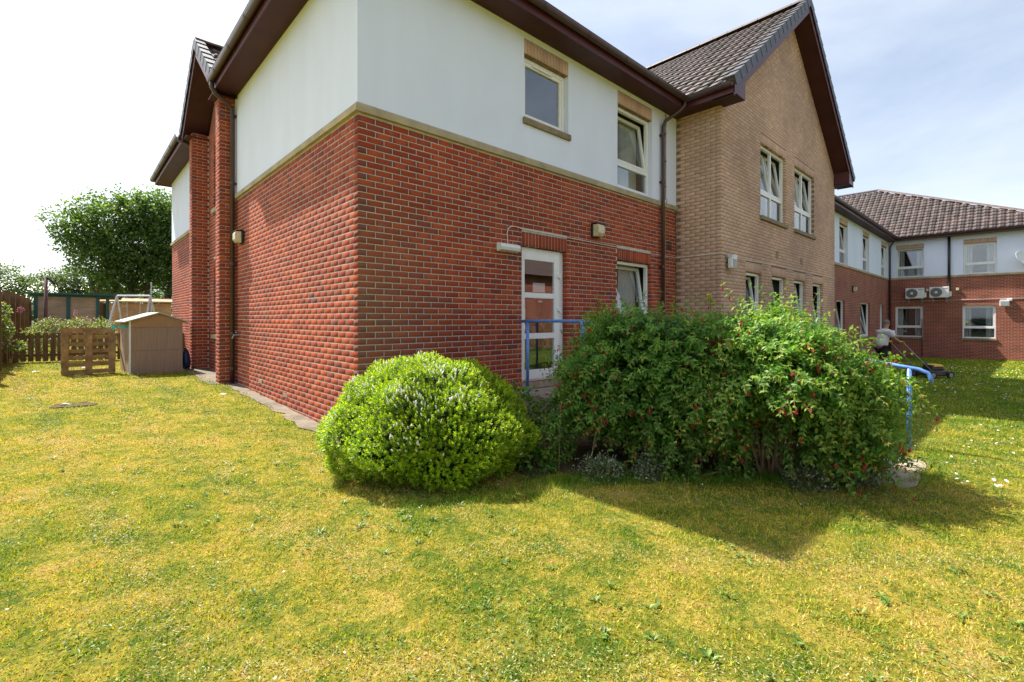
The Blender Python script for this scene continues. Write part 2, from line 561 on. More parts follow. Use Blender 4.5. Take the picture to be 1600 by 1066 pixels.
def tile_mat(name, base, rough):
    m, nt, b, l = nodes_of(name)
    uv = N(nt, 'UVMap', uv_map='UVMap')
    sep = N(nt, 'SeparateXYZ'); l(uv.outputs[0], sep.inputs[0])
    r = ramp(nt, [(0.0, tuple(c * 0.6 for c in base)), (0.6, base), (1.0, (base[0] * 1.7, base[1] * 1.5, base[2] * 1.45))])
    l(sep.outputs['X'], r.inputs[0])
    g = N(nt, 'NewGeometry')
    n = N(nt, 'TexNoise', Scale=9.0, Detail=6.0, Roughness=0.7); l(g.outputs['Position'], n.inputs['Vector'])
    vr = ramp(nt, [(0.3, (0.6, 0.6, 0.6)), (0.72, (1.45, 1.4, 1.35))]); l(n.outputs['Fac'], vr.inputs[0])
    c = mixc(nt, 1.0, r.outputs[0], vr.outputs[0], 'MULTIPLY')
    l(c, b.inputs['Base Color'])
    b.inputs['Roughness'].default_value = rough
    b.inputs['Specular IOR Level'].default_value = 0.35
    return m


M['tile'] = tile_mat('brown_roof_tile', (0.056, 0.042, 0.040), 0.58)
M['verge'] = plain('slate_grey_verge_tile', (0.062, 0.062, 0.075), 0.5, vary=0.3, scale=8)
M['concrete'] = plain('concrete_paving', (0.33, 0.265, 0.20), 0.95, vary=0.3, scale=4.0, bump=0.4, bscale=60)
M['strip'] = plain('worn_concrete', (0.16, 0.13, 0.095), 0.95, vary=0.4, scale=5.0, bump=0.5, bscale=50)
M['soil'] = plain('bare_soil', (0.10, 0.068, 0.042), 0.98, vary=0.4, scale=12, bump=1.0, bscale=35, spec=0.1)
M['lawn'], M['blade'] = lawn_mats()
M['bluepaint'] = plain('blue_rail_paint', (0.11, 0.25, 0.62), 0.42, vary=0.28, scale=16, bump=0.1, bscale=50)
M['whiteplastic'] = plain('white_plastic', (0.70, 0.71, 0.70), 0.4, vary=0.08)
M['greyplastic'] = plain('grey_plastic', (0.34, 0.35, 0.36), 0.45, vary=0.15)
M['lampglass'] = plain('yellowed_lens', (0.60, 0.53, 0.33), 0.3, vary=0.2, scale=12)
M['woodbrown'] = plain('brown_fence_timber', (0.155, 0.098, 0.048), 0.9, vary=0.4, scale=7.0, bump=0.5, bscale=30, stretch=(4, 4, 0.6))
M['pallet'] = plain('weathered_pallet_timber', (0.33, 0.20, 0.095), 0.9, vary=0.5, scale=6.0, bump=0.5, bscale=40)
M['ply'] = plain('brown_ply_panel', (0.30, 0.215, 0.165), 0.85, vary=0.14, scale=4.0, bump=0.1, bscale=60, stretch=(8, 8, 0.5))
M['plygable'] = plain('gable_ply', (0.36, 0.225, 0.13), 0.85, vary=0.15, scale=4.0)
M['feltgreen'] = plain('pale_green_felt', (0.38, 0.43, 0.36), 0.95, vary=0.3, scale=12)
M['teal'] = plain('teal_green_paint', (0.006, 0.075, 0.085), 0.5, vary=0.2)
M['shelterply'] = plain('grey_ply', (0.33, 0.26, 0.20), 0.85, vary=0.25, scale=2.5, stretch=(1, 1, 3))
M['palewood'] = plain('pale_timber', (0.45, 0.29, 0.16), 0.85, vary=0.2, scale=3.0)
M['bark'] = plain('tree_bark', (0.10, 0.075, 0.055), 0.95, vary=0.4, scale=6, bump=0.8, bscale=15, stretch=(3, 3, 0.6))
M['twig'] = plain('fuchsia_twig', (0.27, 0.165, 0.085), 0.85, vary=0.35, scale=20)
M['metalblue'] = plain('pale_blue_steel', (0.45, 0.53, 0.62), 0.4, vary=0.15)


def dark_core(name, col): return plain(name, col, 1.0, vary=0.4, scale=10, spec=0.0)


# ================================================================== terrain
def terrain():
    def axis(segs):
        a = []
        for lo, hi, st in segs:
            a += list(np.arange(lo, hi, st))
        return np.array(a + [segs[-1][1]])
    xs = axis([(-600, -60, 60), (-60, -12, 6), (-12, 40, 0.5), (40, 100, 6), (100, 600, 50)])
    ys = axis([(-600, -60, 60), (-60, -14, 6), (-14, 30, 0.5), (30, 90, 6), (90, 600, 50)])
    X, Y = np.meshgrid(xs, ys, indexing='ij')
    Zz = zg(X, Y)
    v = np.stack([X, Y, Zz], -1).reshape(-1, 3)
    ny = len(ys)
    i, j = np.meshgrid(np.arange(len(xs) - 1), np.arange(ny - 1), indexing='ij')
    a = (i * ny + j).ravel()
    f = np.stack([a, a + ny, a + ny + 1, a + 1], -1)
    o = np_mesh('ground', v, f, M['lawn'], smooth=True)
    tag(o, 'patchy mown lawn, straw yellow and green, around the buildings', 'lawn', kind='structure')


terrain()


def sheet(name, poly, mat, lift, label, cat, kind='structure', step=0.25, keep=None):
    """small ground-hugging sheet from a rectangle (x0,y0,x1,y1) with a ragged edge"""
    x0, y0, x1, y1 = poly
    nx, ny = max(2, int((x1 - x0) / step)), max(2, int((y1 - y0) / step))
    xs, ys = np.linspace(x0, x1, nx + 1), np.linspace(y0, y1, ny + 1)
    X, Y = np.meshgrid(xs, ys, indexing='ij')
    jx, jy = RNG.normal(0, 0.03, X.shape), RNG.normal(0, 0.03, X.shape)
    X, Y = X + jx, Y + jy
    v = np.stack([X, Y, zg(X, Y) + lift], -1).reshape(-1, 3)
    i, j = np.meshgrid(np.arange(nx), np.arange(ny), indexing='ij')
    a = (i * (ny + 1) + j).ravel()
    if keep is not None:
        a = a[keep(v[a, 0], v[a, 1])]
    f = np.stack([a, a + ny + 1, a + ny + 2, a + 1], -1)
    return tag(np_mesh(name, v, f, mat), label, cat, kind=kind)


sheet('soil_bed', (0.35, -4.05, 2.75, -0.05), M['soil'], 0.006, 'bare brown soil under the flowering bushes', 'soil',
      keep=lambda X, Y: Y > -2.30 - 0.80 * (X - 0.4))

# ================================================================== the care home
home = empty('care_home')
tag(home, 'two-storey L-shaped red brick and white rendered care home with buff gable', 'building')

CH = 0.075          # course
SOFF = 5.90         # soffit level
OV = 0.42           # eaves overhang
PITCH = 0.775
BAND0 = 3.85        # underside of stone band
fA = Frame((0, 0), (1, 0), (0, -1))
fB = Frame((0, 0), (0, 1), (-1, 0))
fP1n = Frame((-0.2825, 5.62), (1, 0), (0, -1))
fP1o = Frame((-0.2825, 5.62), (0, 1), (-1, 0))
fR = Frame((0.07, 5.96), (0, 1), (-1, 0))
fP2n = Frame((-0.2825, 8.56), (1, 0), (0, -1))
fP2o = Frame((-0.2825, 8.56), (0, 1), (-1, 0))
fC = Frame((0, 8.90), (0, 1), (-1, 0))
fD = Frame((7.47, 0), (0, -1), (-1, 0))
fE = Frame((7.47, -1.0133), (1, 0), (0, -1))
fG = Frame((16.28, 0), (1, 0), (0, -1))
fH = Frame((32.456, 0), (0, -1), (-1, 0))
L_E = 8.81


def gable_top(u):
    return SOFF + 0.02 + PITCH * (min(u, L_E - u) + OV)


def lay(Lw, zlo, zhi, openings, own, clip=None, endpar=None):
    """stretcher bond: returns list of (u0,u1,z0,z1)"""
    out = []
    i0 = int(math.floor(zlo / CH))
    i1 = int(math.ceil((zhi - 0.01) / CH))
    for i in range(i0, i1):
        z0, z1 = i * CH + 0.005, min(i * CH + 0.07, zhi - 0.002)
        if z1 - z0 < 0.02: continue
        s = 0.0 if (i % 2) == own else 0.1125
        a, b = 0.0, Lw - (0.1075 if endpar is not None and i % 2 == endpar else 0.0)
        if clip is not None:
            a, b = clip(z1)
            if b - a < 0.06: continue
        cuts = [(o[0], o[1]) for o in openings if o[2] < z1 - 0.012 and o[3] > z0 + 0.012]
        u = s
        while u < b:
            segs = [(max(u, a), min(u + 0.215, b))]
            for c0, c1 in cuts:
                ns = []
                for p, q in segs:
                    if c1 <= p or c0 >= q: ns.append((p, q)); continue
                    if p < c0: ns.append((p, c0))
                    if q > c1: ns.append((c1, q))
                segs = ns
            for p, q in segs:
                if q - p > 0.03: out.append((p, q, z0, z1))
            u += 0.225
    return out


def soldiers(u0, u1, z0, z1):
    n = max(1, round((u1 - u0) / CH))
    w = (u1 - u0) / n
    return [(u0 + k * w + 0.004, u0 + (k + 1) * w - 0.004, z0, z1, True) for k in range(n)]


def brick_arrays(fr, bl, depth=0.1025, proud=None):
    """9 quads per brick with chamfered front"""
    B = np.array([[b[0], b[1], b[2], b[3]] for b in bl])
    vert = np.array([len(b) > 4 for b in bl])
    n = len(B)
    raked = abs(fr.N[0]) > 0.5
    proud = (0.0003 if raked else 0.0011) if proud is None else proud
    pj = RNG.uniform(-proud, proud, n)
    zj = RNG.normal(0, 0.0009, n)
    c = 0.0006 if raked else 0.0018
    u0, u1, z0, z1 = B[:, 0], B[:, 1], B[:, 2] + zj, B[:, 3] + zj
    V = np.zeros((n, 12, 3))
    rings = ((u0, u1, z0, z1, np.full(n, -depth)), (u0, u1, z0, z1, pj - c), (u0 + c, u1 - c, z0 + c, z1 - c, pj))
    for k, (a, b, e, f_, d) in enumerate(rings):
        for q, (uu, zz) in enumerate(((a, e), (b, e), (b, f_), (a, f_))):
            V[:, k * 4 + q] = fr.pn(uu, d, zz)
    F = []
    for k in (0, 1):
        for q in range(4):
            q2 = (q + 1) % 4
            F.append((k * 4 + q, k * 4 + q2, k * 4 + 4 + q2, k * 4 + 4 + q))
    F.append((8, 9, 10, 11))
    F = np.array(F)
    faces = (np.arange(n)[:, None, None] * 12 + F[None]).reshape(-1, 4)
    # uv.x along the brick's length (a cut brick keeps its own run), uv.y its random value
    rnd = RNG.random(n)
    base = np.array([0, 1, 1, 0] * 3, float)
    baseV = np.array([0, 0, 1, 1] * 3, float)
    off = np.where((u1 - u0) < 0.2, RNG.choice([0.0, 0.5], n), 0.0)
    sc = np.where((u1 - u0) < 0.2, np.clip((u1 - u0) / 0.215, 0.1, 1), 1.0)
    ux = np.where(vert[:, None], baseV[None], off[:, None] + base[None] * sc[:, None])
    UV = np.stack([ux, np.repeat(rnd[:, None], 12, 1)], -1)
    uv = UV[np.arange(n)[:, None, None], F[None]].reshape(-1, 2)
    return V.reshape(-1, 3), faces, uv


BRICK_OBJ = []      # candidates (size, wall, frame, brick)
WALLS = []


def masonry(name, fr, Lw, zlo, zhi, openings, own, bmat, mmat, lintels=(), clip=None, label=None, u_in=0.006, thick=0.10, top=None, lend=0.0, endpar=None):
    """mortar wall body with openings + list of bricks"""
    rec = 0.0009 if abs(fr.N[0]) > 0.5 and bmat is M['red'] else 0.0028
    mb = MB()
    ops = [(o[0] - 0.005, o[1] + 0.005, o[2] - 0.005, o[3] + 0.005) for o in openings]
    if clip is None:
        us = sorted({u_in, Lw - lend} | {o[0] for o in ops} | {o[1] for o in ops})
        zs = sorted({zlo, zhi} | {o[2] for o in ops} | {o[3] for o in ops})
        for a, b in zip(us[:-1], us[1:]):
            # merge vertical runs
            run = None
            for e, f_ in zip(zs[:-1], zs[1:]):
                cu, cz = (a + b) / 2, (e + f_) / 2
                hole = any(o[0] < cu < o[1] and o[2] < cz < o[3] for o in ops) or cu < 0
                if hole:
                    if run: mb.fbox(fr, a, b, -thick, -rec, *run); run = None
                else:
                    run = (run[0], f_) if run else (e, f_)
            if run: mb.fbox(fr, a, b, -thick, -rec, *run)
    else:
        z_sq = SOFF
        us = sorted({u_in, Lw} | {o[0] for o in ops} | {o[1] for o in ops})
        zs = sorted({zlo, z_sq} | {o[2] for o in ops} | {o[3] for o in ops})
        for a, b in zip(us[:-1], us[1:]):
            for e, f_ in zip(zs[:-1], zs[1:]):
                cu, cz = (a + b) / 2, (e + f_) / 2
                if not any(o[0] < cu < o[1] and o[2] < cz < o[3] for o in ops):
                    mb.fbox(fr, a, b, -thick, -rec, e, f_)
        pts = top
        mb.poly([fr.p(u, -rec, z) for u, z in pts], [(u, z) for u, z in pts])
        mb.poly([fr.p(u, -thick, z) for u, z in pts], [(u, z) for u, z in pts])
    w = mb.build(name, mmat, home)
    if label: w['label'] = label
    bl = lay(Lw, zlo, zhi if clip is None else 12, list(openings) + [(l[0], l[1], l[2] - 0.002, l[3] + 0.004) for l in lintels], own, clip, endpar)
    for l in lintels:
        bl += soldiers(l[0], l[1], l[2] + 0.004, l[3])
    WALLS.append((w, fr, bl, bmat))
    return w


# ---- openings (u0,u1,z0,z1)
DOOR = (2.66, 3.73, 0.44, 2.57)
GW = (5.20, 6.42, 0.80, 2.57)
UW1 = (2.70, 3.755, 4.56, 5.57)
UW2 = (5.20, 6.44, 3.985, 5.57)
masonry('front_wall', fA, 7.47, -0.30, BAND0, [DOOR, GW], 0, M['red'], M['mortar'],
        [(2.66, 3.73, 2.57, 2.79), (5.20, 6.42, 2.57, 2.79)])
masonry('side_wall', fB, 5.62, -0.15, BAND0, [], 1, M['red'], M['mortar'], u_in=0.105)
masonry('pier', fP1n, 0.2825, -0.15, 6.0, [], 0, M['red'], M['mortar'])
masonry('pier', fP1o, 0.34, -0.15, 6.0, [], 1, M['red'], M['mortar'], u_in=0.105)
masonry('pier', fP2n, 0.3525, -0.15, 6.0, [], 0, M['red'], M['mortar'])
masonry('pier', fP2o, 0.34, -0.15, 6.0, [], 1, M['red'], M['mortar'], u_in=0.105)
RW1 = (0.95, 2.05, 1.06, 2.65)
RW2 = (0.95, 2.05, 4.06, 5.62)
masonry('bay_wall', fR, 2.60, -0.15, 6.0, [RW1, RW2], 0, M['red'], M['mortar'], [(0.95, 2.05, 2.65, 2.87), (0.95, 2.05, 5.62, 5.84)])
masonry('side_wall', fC, 4.97, -0.15, BAND0, [], 1, M['red'], M['mortar'])
masonry('gable_return_wall', fD, 1.0133, -0.45, 6.0, [], 1, M['tan'], M['tanmortar'], lend=0.006, endpar=0)
EW = [(2.18, 3.98, 3.92, 5.68), (4.68, 6.51, 3.92, 5.68)]
EG = [(1.29, 2.28, 0.85, 2.52), (2.94, 3.99, 0.85, 2.52), (4.65, 5.68, 0.85, 2.52), (6.38, 7.43, 0.85, 2.52)]


def clipE(z):
    if z < SOFF + 0.3: return 0.0, L_E
    d = (z - (SOFF + 0.02)) / PITCH - OV
    return max(0.0, d), min(L_E, L_E - d)


apexz = gable_top(L_E / 2)
z_e = gable_top(0)
masonry('gable_wall', fE, L_E, -0.6, 12, EW + EG, 0, M['tan'], M['tanmortar'],
        [(o[0], o[1], o[3], o[3] + 0.22) for o in EW + EG], clip=clipE, u_in=0.105,
        top=[(0.006, SOFF), (L_E, SOFF), (L_E, z_e), (L_E / 2, apexz), (0.006, z_e)])


def plainwall(name, fr, Lw, zlo, zhi, openings, mat, d0=-0.10, d1=0.0, u0=0.0, parent=None):
    mb = MB()
    us = sorted({u0, Lw} | {o[0] for o in openings} | {o[1] for o in openings})
    zs = sorted({zlo, zhi} | {min(max(o[2], zlo), zhi) for o in openings} | {min(max(o[3], zlo), zhi) for o in openings})
    for a, b in zip(us[:-1], us[1:]):
        run = None
        for e, f_ in zip(zs[:-1], zs[1:]):
            cu, cz = (a + b) / 2, (e + f_) / 2
            hole = any(o[0] < cu < o[1] and o[2] < cz < o[3] for o in openings)
            if hole:
                if run: mb.fbox(fr, a, b, d0, d1, *run); run = None
            else:
                run = (run[0], f_) if run else (e, f_)
        if run: mb.fbox(fr, a, b, d0, d1, *run)
    return mb.build(name, mat, parent if parent is not None else home)


# far wings
FB = 3.72
GU = [(5.18, 6.60, FB + .1, 5.55), (9.56, 10.97, FB + .1, 5.55), (14.06, 15.60, FB + .1, 5.55)]
GL = [(4.77, 6.14, 0.55, 2.25), (9.06, 11.19, 0.55, 2.25), (13.78, 14.7, 0.55, 2.25)]
HU = [(0.36, 1.58, FB + .1, 5.45), (3.18, 4.43, FB + .1, 5.45)]
HL = [(0.31, 1.54, 0.42, 2.16), (3.13, 4.40, 0.42, 2.16)]
plainwall('courtyard_wall', fG, 16.17, -1.0, FB, GL, M['farbrick'])
plainwall('wing_wall', fH, 6.6, -1.0, FB, HL, M['farbrick'])
w1 = plainwall('render_panel', fA, 7.465, BAND0 + 0.11, 6.05, [UW1, (UW1[0], UW1[1], 5.57, 5.80), UW2, (UW2[0], UW2[1], 5.57, 5.82)], M['render'], d1=0.012, u0=0.0)
plainwall('render_panel', fB, 5.615, BAND0 + 0.11, 6.05, [], M['render'], d0=-0.10, d1=0.012, u0=0.1005)
plainwall('render_panel', fC, 4.97, BAND0 + 0.11, 6.05, [], M['render'], d0=-0.10, d1=0.012, u0=0.003)
# corner return so the side render meets the front render edge to edge
mb = MB(); mb.fbox(fB, -0.0115, 0.1, -0.0005, 0.0118, BAND0 + 0.111, 6.049); mb.build('render_panel', M['render'], home)
plainwall('render_panel', fG, 16.16, FB + 0.1, 6.05, GU + [(o[0], o[1], o[3], o[3] + .22) for o in GU], M['render'], d1=0.012)
plainwall('render_panel', fH, 6.6, FB + 0.1, 6.05, HU + [(o[0], o[1], o[3], o[3] + .22) for o in HU], M['render'], d1=0.012)

# buff soldier lintels over the upper windows: real bricks
for fr, ops_, top_ in ((fA, (UW1, UW2), 0.235), (fG, GU, 0.215), (fH, HU, 0.215)):
    for o in ops_:
        bl = soldiers(o[0], o[1], o[3] + 0.004, o[3] + top_)
        V_, F_, uv_ = brick_arrays(fr, bl)
        V_ = V_ + np.append(fr.N * 0.014, 0)
        ob = np_mesh('lintel', V_, F_, M['tan'], home, uv_)
        mbk = MB(); mbk.fbox(fr, o[0], o[1], -0.098, 0.006, o[3] + 0.001, o[3] + top_ - 0.001)
        mbk.build('lintel_mortar', M['tanmortar'], ob)

# ---- turn the bricks into objects: the 300 that show largest as single bricks, the rest joined
cand = []
for wi, (w, fr, bl, bm_) in enumerate(WALLS):
    if fr not in (fA, fB): continue
    for bi, b in enumerate(bl):
        if len(b) > 4 or abs(b[1] - b[0] - 0.215) > 1e-6 or b[3] - b[2] < 0.06: continue
        p = fr.pn(np.array([b[0], b[1]]), 0.0, np.array([(b[2] + b[3]) / 2] * 2))
        px, py, dd = pix(p)
        cx_, cy_ = px.mean(), py.mean()
        if cy_ > 690 or cy_ < 0: continue
        if ((cx_ - 668) / 190) ** 2 + ((cy_ - 680) / 135) ** 2 < 1: continue      # behind the hebe
        if cx_ > 830 and cy_ > 500: continue                                     # behind the fuchsia
        cand.append((abs(px[1] - px[0]) * 0.065 * 740 / dd.mean(), wi, bi))
cand.sort(reverse=True)
single = {(c[1], c[2]) for c in cand[:300]}
variants = {}


def brick_variant(k, mat, raked):
    if (k, mat.name) not in variants:
        V_, F_, uv_ = brick_arrays(Frame((0, 0), (1, 0), (0, -1)), [(0, 0.215, 0, 0.065)], proud=0.0003 if raked else 0.0011)
        o = np_mesh('brick', V_, F_, mat, None, uv_)
        variants[(k, mat.name)] = o.data
        bpy.data.objects.remove(o)
    return variants[(k, mat.name)]


for wi, (w, fr, bl, bm_) in enumerate(WALLS):
    rest = []
    for bi, b in enumerate(bl):
        if (wi, bi) in single:
            me = brick_variant(int(RNG.integers(0, 40)) + (0 if fr is fA else 100), bm_, fr is not fA)
            o = bpy.data.objects.new('brick', me)
            if fr is fA:
                o.location = fr.p(b[0], 0, b[2])
            else:
                o.location = fr.p(b[1], 0, b[2])
                o.rotation_euler = (0, 0, -math.pi / 2)
            o.parent = w
            COL.objects.link(o)
        else:
            rest.append(b)
    V_, F_, uv_ = brick_arrays(fr, rest)
    o = np_mesh('brickwork', V_, F_, bm_, w, uv_)
    o['kind'] = 'stuff'


# ---- stone band with chamfered top, one piece per stone
def band(fr, Lw, z0, mit0=0.0, mit1=0.0, step=0.88, u0=0.0):
    prof = [(-0.05, z0), (0.045, z0), (0.047, z0 + 0.082), (0.014, z0 + 0.112), (-0.05, z0 + 0.112)]
    n = max(1, round((Lw - u0) / step))
    for k in range(n):
        a, b = u0 + (Lw - u0) * k / n, u0 + (Lw - u0) * (k + 1) / n
        mb = MB()
        A = [fr.p(a + (0.0018 if k else -d * mit0), d, z) for d, z in prof]
        Bq = [fr.p(b - (0.0018 if k < n - 1 else -d * mit1), d, z) for d, z in prof]
        for q in range(5):
            q2 = (q + 1) % 5
            mb.quad(A[q], Bq[q], Bq[q2], A[q2])
        mb.poly(A); mb.poly(Bq[::-1])
        mb.build('band_stone', M['stone'], home)


band(fA, 7.47, BAND0, mit0=1.0)
band(fB, 5.615, BAND0, mit0=1.0)
band(fC, 4.97, BAND0, u0=0.003)
band(fG, 16.14, FB - 0.012, step=1.3)
band(fH, 6.6, FB - 0.012, mit0=-1.0, step=1.3)


# ---- windows
def ring(mb, fr, u0, u1, z0, z1, w, d0, d1, wb=None):
    wb = wb or w
    mb.fbox(fr, u0, u0 + w, d0, d1, z0, z1)
    mb.fbox(fr, u1 - w, u1, d0, d1, z0, z1)
    mb.fbox(fr, u0 + w, u1 - w, d0, d1, z1 - w, z1)
    mb.fbox(fr, u0 + w, u1 - w, d0, d1, z0, z0 + wb)


def tilt(o, fr, u, z, ang, depth):
    """lean a leaf inward about its bottom edge (axis along the wall)"""
    piv = Vector(fr.p(u, depth, z))
    ax = Vector((fr.U[0], fr.U[1], 0))
    inward = -Vector((fr.N[0], fr.N[1], 0))
    s = 1 if (Matrix.Rotation(0.1, 4, ax) @ Vector((0, 0, 1))).dot(inward) > 0 else -1
    R_ = Matrix.Translation(piv) @ Matrix.Rotation(s * ang, 4, ax) @ Matrix.Translation(-piv)
    o.data.transform(R_)


def curtain(fr, u0, u1, z0, z1, d, parent, mat=None, amp=0.03):
    n = 26
    us = np.linspace(u0, u1, n)
    ph = RNG.uniform(0, 6)
    dd = d + amp * np.sin(us * 60 + ph) + 0.012 * np.sin(us * 23 + 2 * ph)
    mb = MB()
    for k in range(n - 1):
        mb.quad(fr.p(us[k], dd[k], z0), fr.p(us[k + 1], dd[k + 1], z0), fr.p(us[k + 1], dd[k + 1] * 1.02, z1), fr.p(us[k], dd[k] * 1.02, z1))
    return mb.build('curtain', mat or M['curtain'], parent, smooth=True)


def window(fr, op, style='tilt', mull=None, split=0.32, open_=True, sill=True, curt='sides', sillmat=None, reveal=-0.075, band_sill=False):
    u0, u1, z0, z1 = op
    u0 += 0.004; u1 -= 0.004; z1 -= 0.004
    if not band_sill and sill: z0 += 0.0
    d1, d0 = reveal, reveal - 0.07
    fw = 0.06
    mb = MB()
    z0 += 0.012
    ring(mb, fr, u0, u1, z0, z1, fw, d0, d1)
    zt = z0 + (z1 - z0) * split
    if split > 0:
        mb.fbox(fr, u0 + fw, u1 - fw, d0 + 0.003, d1 - 0.003, zt - 0.04, zt + 0.04)
    cells = [(u0 + fw, u1 - fw)]
    if mull:
        um = (u0 + u1) / 2
        mb.fbox(fr, um - 0.035, um + 0.035, d0 + 0.005, d1 - 0.005, z0 + fw, z1 - fw)
        cells = [(u0 + fw, um - 0.035), (um + 0.035, u1 - fw)]
    wob = mb.build('window', M['upvc'], home, bevel=0.006)
    for a, b in cells:
        if split > 0:
            p = MB(); p.fbox(fr, a - 0.005, b + 0.005, d0 + 0.03, d0 + 0.036, z0 + fw - 0.005, zt - 0.035)
            p.build('pane', M['glass'], wob)
            lo = zt + 0.042
        else:
            lo = z0 + fw + 0.002
        hi = z1 - fw - 0.002
        s = MB(); ring(s, fr, a + 0.003, b - 0.003, lo, hi, 0.052, d0 + 0.004, d1 - 0.012)
        so = s.build('sash', M['upvc'], wob)
        g = MB(); g.fbox(fr, a + 0.05, b - 0.05, d0 + 0.026, d0 + 0.032, lo + 0.048, hi - 0.048)
        go = g.build('pane', M['glass'], wob)
        if open_:
            for q in (so, go): tilt(q, fr, a, lo, rad(8.5), d0 + 0.02)
    if sill:
        s = MB(); s.fbox(fr, u0 - 0.035, u1 + 0.035, -0.09, 0.055, z0 - 0.105, z0 - 0.008)
        s.build('sill', sillmat or M['greystone'], wob, bevel=0.006)
    # room behind: ceiling, floor, back and sides
    r = MB()
    a, b, e, f_, back = u0 - 0.5, u1 + 0.5, z0 - 0.25, z1 + 0.12, -2.2
    r.quad(fr.p(a, back, e), fr.p(b, back, e), fr.p(b, back, f_), fr.p(a, back, f_))
    r.quad(fr.p(a, back, e), fr.p(a, -0.16, e), fr.p(a, -0.16, f_), fr.p(a, back, f_))
    r.quad(fr.p(b, back, e), fr.p(b, -0.16, e), fr.p(b, -0.16, f_), fr.p(b, back, f_))
    r.quad(fr.p(a, back, e), fr.p(b, back, e), fr.p(b, -0.16, e), fr.p(a, -0.16, e))
    r.quad(fr.p(a, back, f_), fr.p(b, back, f_), fr.p(b, -0.16, f_), fr.p(a, -0.16, f_))
    r.build('room_lining', M['room'], wob)
    w = u1 - u0
    if curt == 'sides':
        curtain(fr, u0 + 0.02, u0 + w * 0.26, z0 + 0.02, z1, -0.36, wob)
        curtain(fr, u1 - w * 0.30, u1 - 0.02, z0 + 0.02, z1, -0.36, wob)
    elif curt == 'right':
        curtain(fr, u1 - w * 0.55, u1 - 0.02, z0 + 0.02, z1, -0.36, wob)
    elif curt == 'full':
        curtain(fr, u0, u1, z0, z1, -0.34, wob)
    return wob


o = window(fA, UW1, split=0, open_=False, curt=None)
mb = MB(); mb.fbox(fA, 2.98, 3.42, -0.074, -0.058, 5.475, 5.495); mb.build('trickle_vent', M['upvc'], o)
window(fA, UW2, split=0.30, sill=False, curt='right')
window(fA, GW, split=0.30, curt='right')
for k, e in enumerate(EW): window(fE, e, mull=True, split=0.34, curt='sides')
for k, e in enumerate(EG): window(fE, e, split=0.0 if k % 2 else 0.3, curt='sides')
for e in GU: window(fG, e, split=0.33, sill=False, curt='sides')
for e in GL: window(fG, e, split=0.0, curt='sides')
window(fH, HU[0], split=0.32, open_=True, sill=False, curt='sides')
window(fH, HU[1], split=0.32, open_=False, sill=False, curt='sides')
window(fH, HL[0], split=0.32, open_=False, curt='sides')
window(fH, HL[1], split=0.32, open_=False, curt='sides')
window(fR, RW1, split=0.3, open_=False, sillmat=M['stone'], curt=None)
window(fR, RW2, split=0.3, open_=False, sillmat=M['stone'], curt=None)


# ---- door: three glazed panels, hinges on the right
def door():
    u0, u1, z0, z1 = DOOR
    fr = fA
    u0 += 0.004; u1 -= 0.10; z1 -= 0.004
    d1, d0 = -0.07, -0.13
    mb = MB(); ring(mb, fr, u0, u1, z0, z1, 0.06, d0, d1)
    mb.fbox(fr, u1, DOOR[1] - 0.004, d0, d1 - 0.02, z0, z1)
    do = mb.build('door', M['upvc'], home, bevel=0.005)
    lf = MB()
    a, b, e, f_ = u0 + 0.03, u1 - 0.03, z0 + 0.03, z1 - 0.06
    dd0, dd1 = -0.105, -0.055
    lf.fbox(fr, a, a + 0.085, dd0, dd1, e, f_)
    lf.fbox(fr, b - 0.125, b, dd0, dd1, e, f_)
    H_ = f_ - e
    rails = [(e, e + 0.15), (e + 0.645, e + 0.735), (e + 1.30, e + 1.385), (f_ - 0.13, f_)]
    for p, q in rails: lf.fbox(fr, a + 0.085, b - 0.125, dd0, dd1, p, q)
    lo = lf.build('leaf', M['upvc'], do, bevel=0.005)
    for (p, q), (r_, s) in zip(rails[:-1], rails[1:]):
        g = MB(); g.fbox(fr, a + 0.08, b - 0.12, -0.083, -0.077, q - 0.005, r_ + 0.005)
        g.build('pane', M['glass'], do)
    for hz in (e + 0.35, e + 1.12, f_ - 0.35):
        h = MB(); h.fbox(fr, b - 0.055, b + 0.03, -0.056, -0.03, hz - 0.03, hz + 0.03)
        h.fbox(fr, b - 0.005, b + 0.025, -0.05, -0.022, hz - 0.06, hz - 0.0305)
        h.build('hinge', M['whiteplastic'], do, bevel=0.004)
    n = MB(); n.fbox(fr, a + 0.30, b - 0.32, -0.0895, -0.0885, e + 1.40, e + 1.55)
    n.build('paper_notice', M['curtain'], do)
    n = MB(); n.fbox(fr, a + 0.42, b - 0.38, -0.0895, -0.0885, e + 1.235, e + 1.265)
    n.build('paper_strip', M['curtain'], do)
    s = MB(); s.fbox(fr, u0 - 0.02, u1 + 0.08, -0.12, 0.03, z0 - 0.10, z0 - 0.004)
    s.build('threshold', M['concrete'], do)
    r = MB()
    a, b, e, f_, back = u0 - 0.4, u1 + 0.5, z0, z1 + 0.15, -3.0
    for q in (((a, back, e), (b, back, e), (b, back, f_), (a, back, f_)), ((a, back, e), (a, -.16, e), (a, -.16, f_), (a, back, f_)),
              ((b, back, e), (b, -.16, e), (b, -.16, f_), (b, back, f_)), ((a, back, e), (b, back, e), (b, -.16, e), (a, -.16, e)),
              ((a, back, f_), (b, back, f_), (b, -.16, f_), (a, -.16, f_))):
        r.quad(*[fr.p(*p) for p in q])
    r.build('room_lining', M['room'], do)


door()


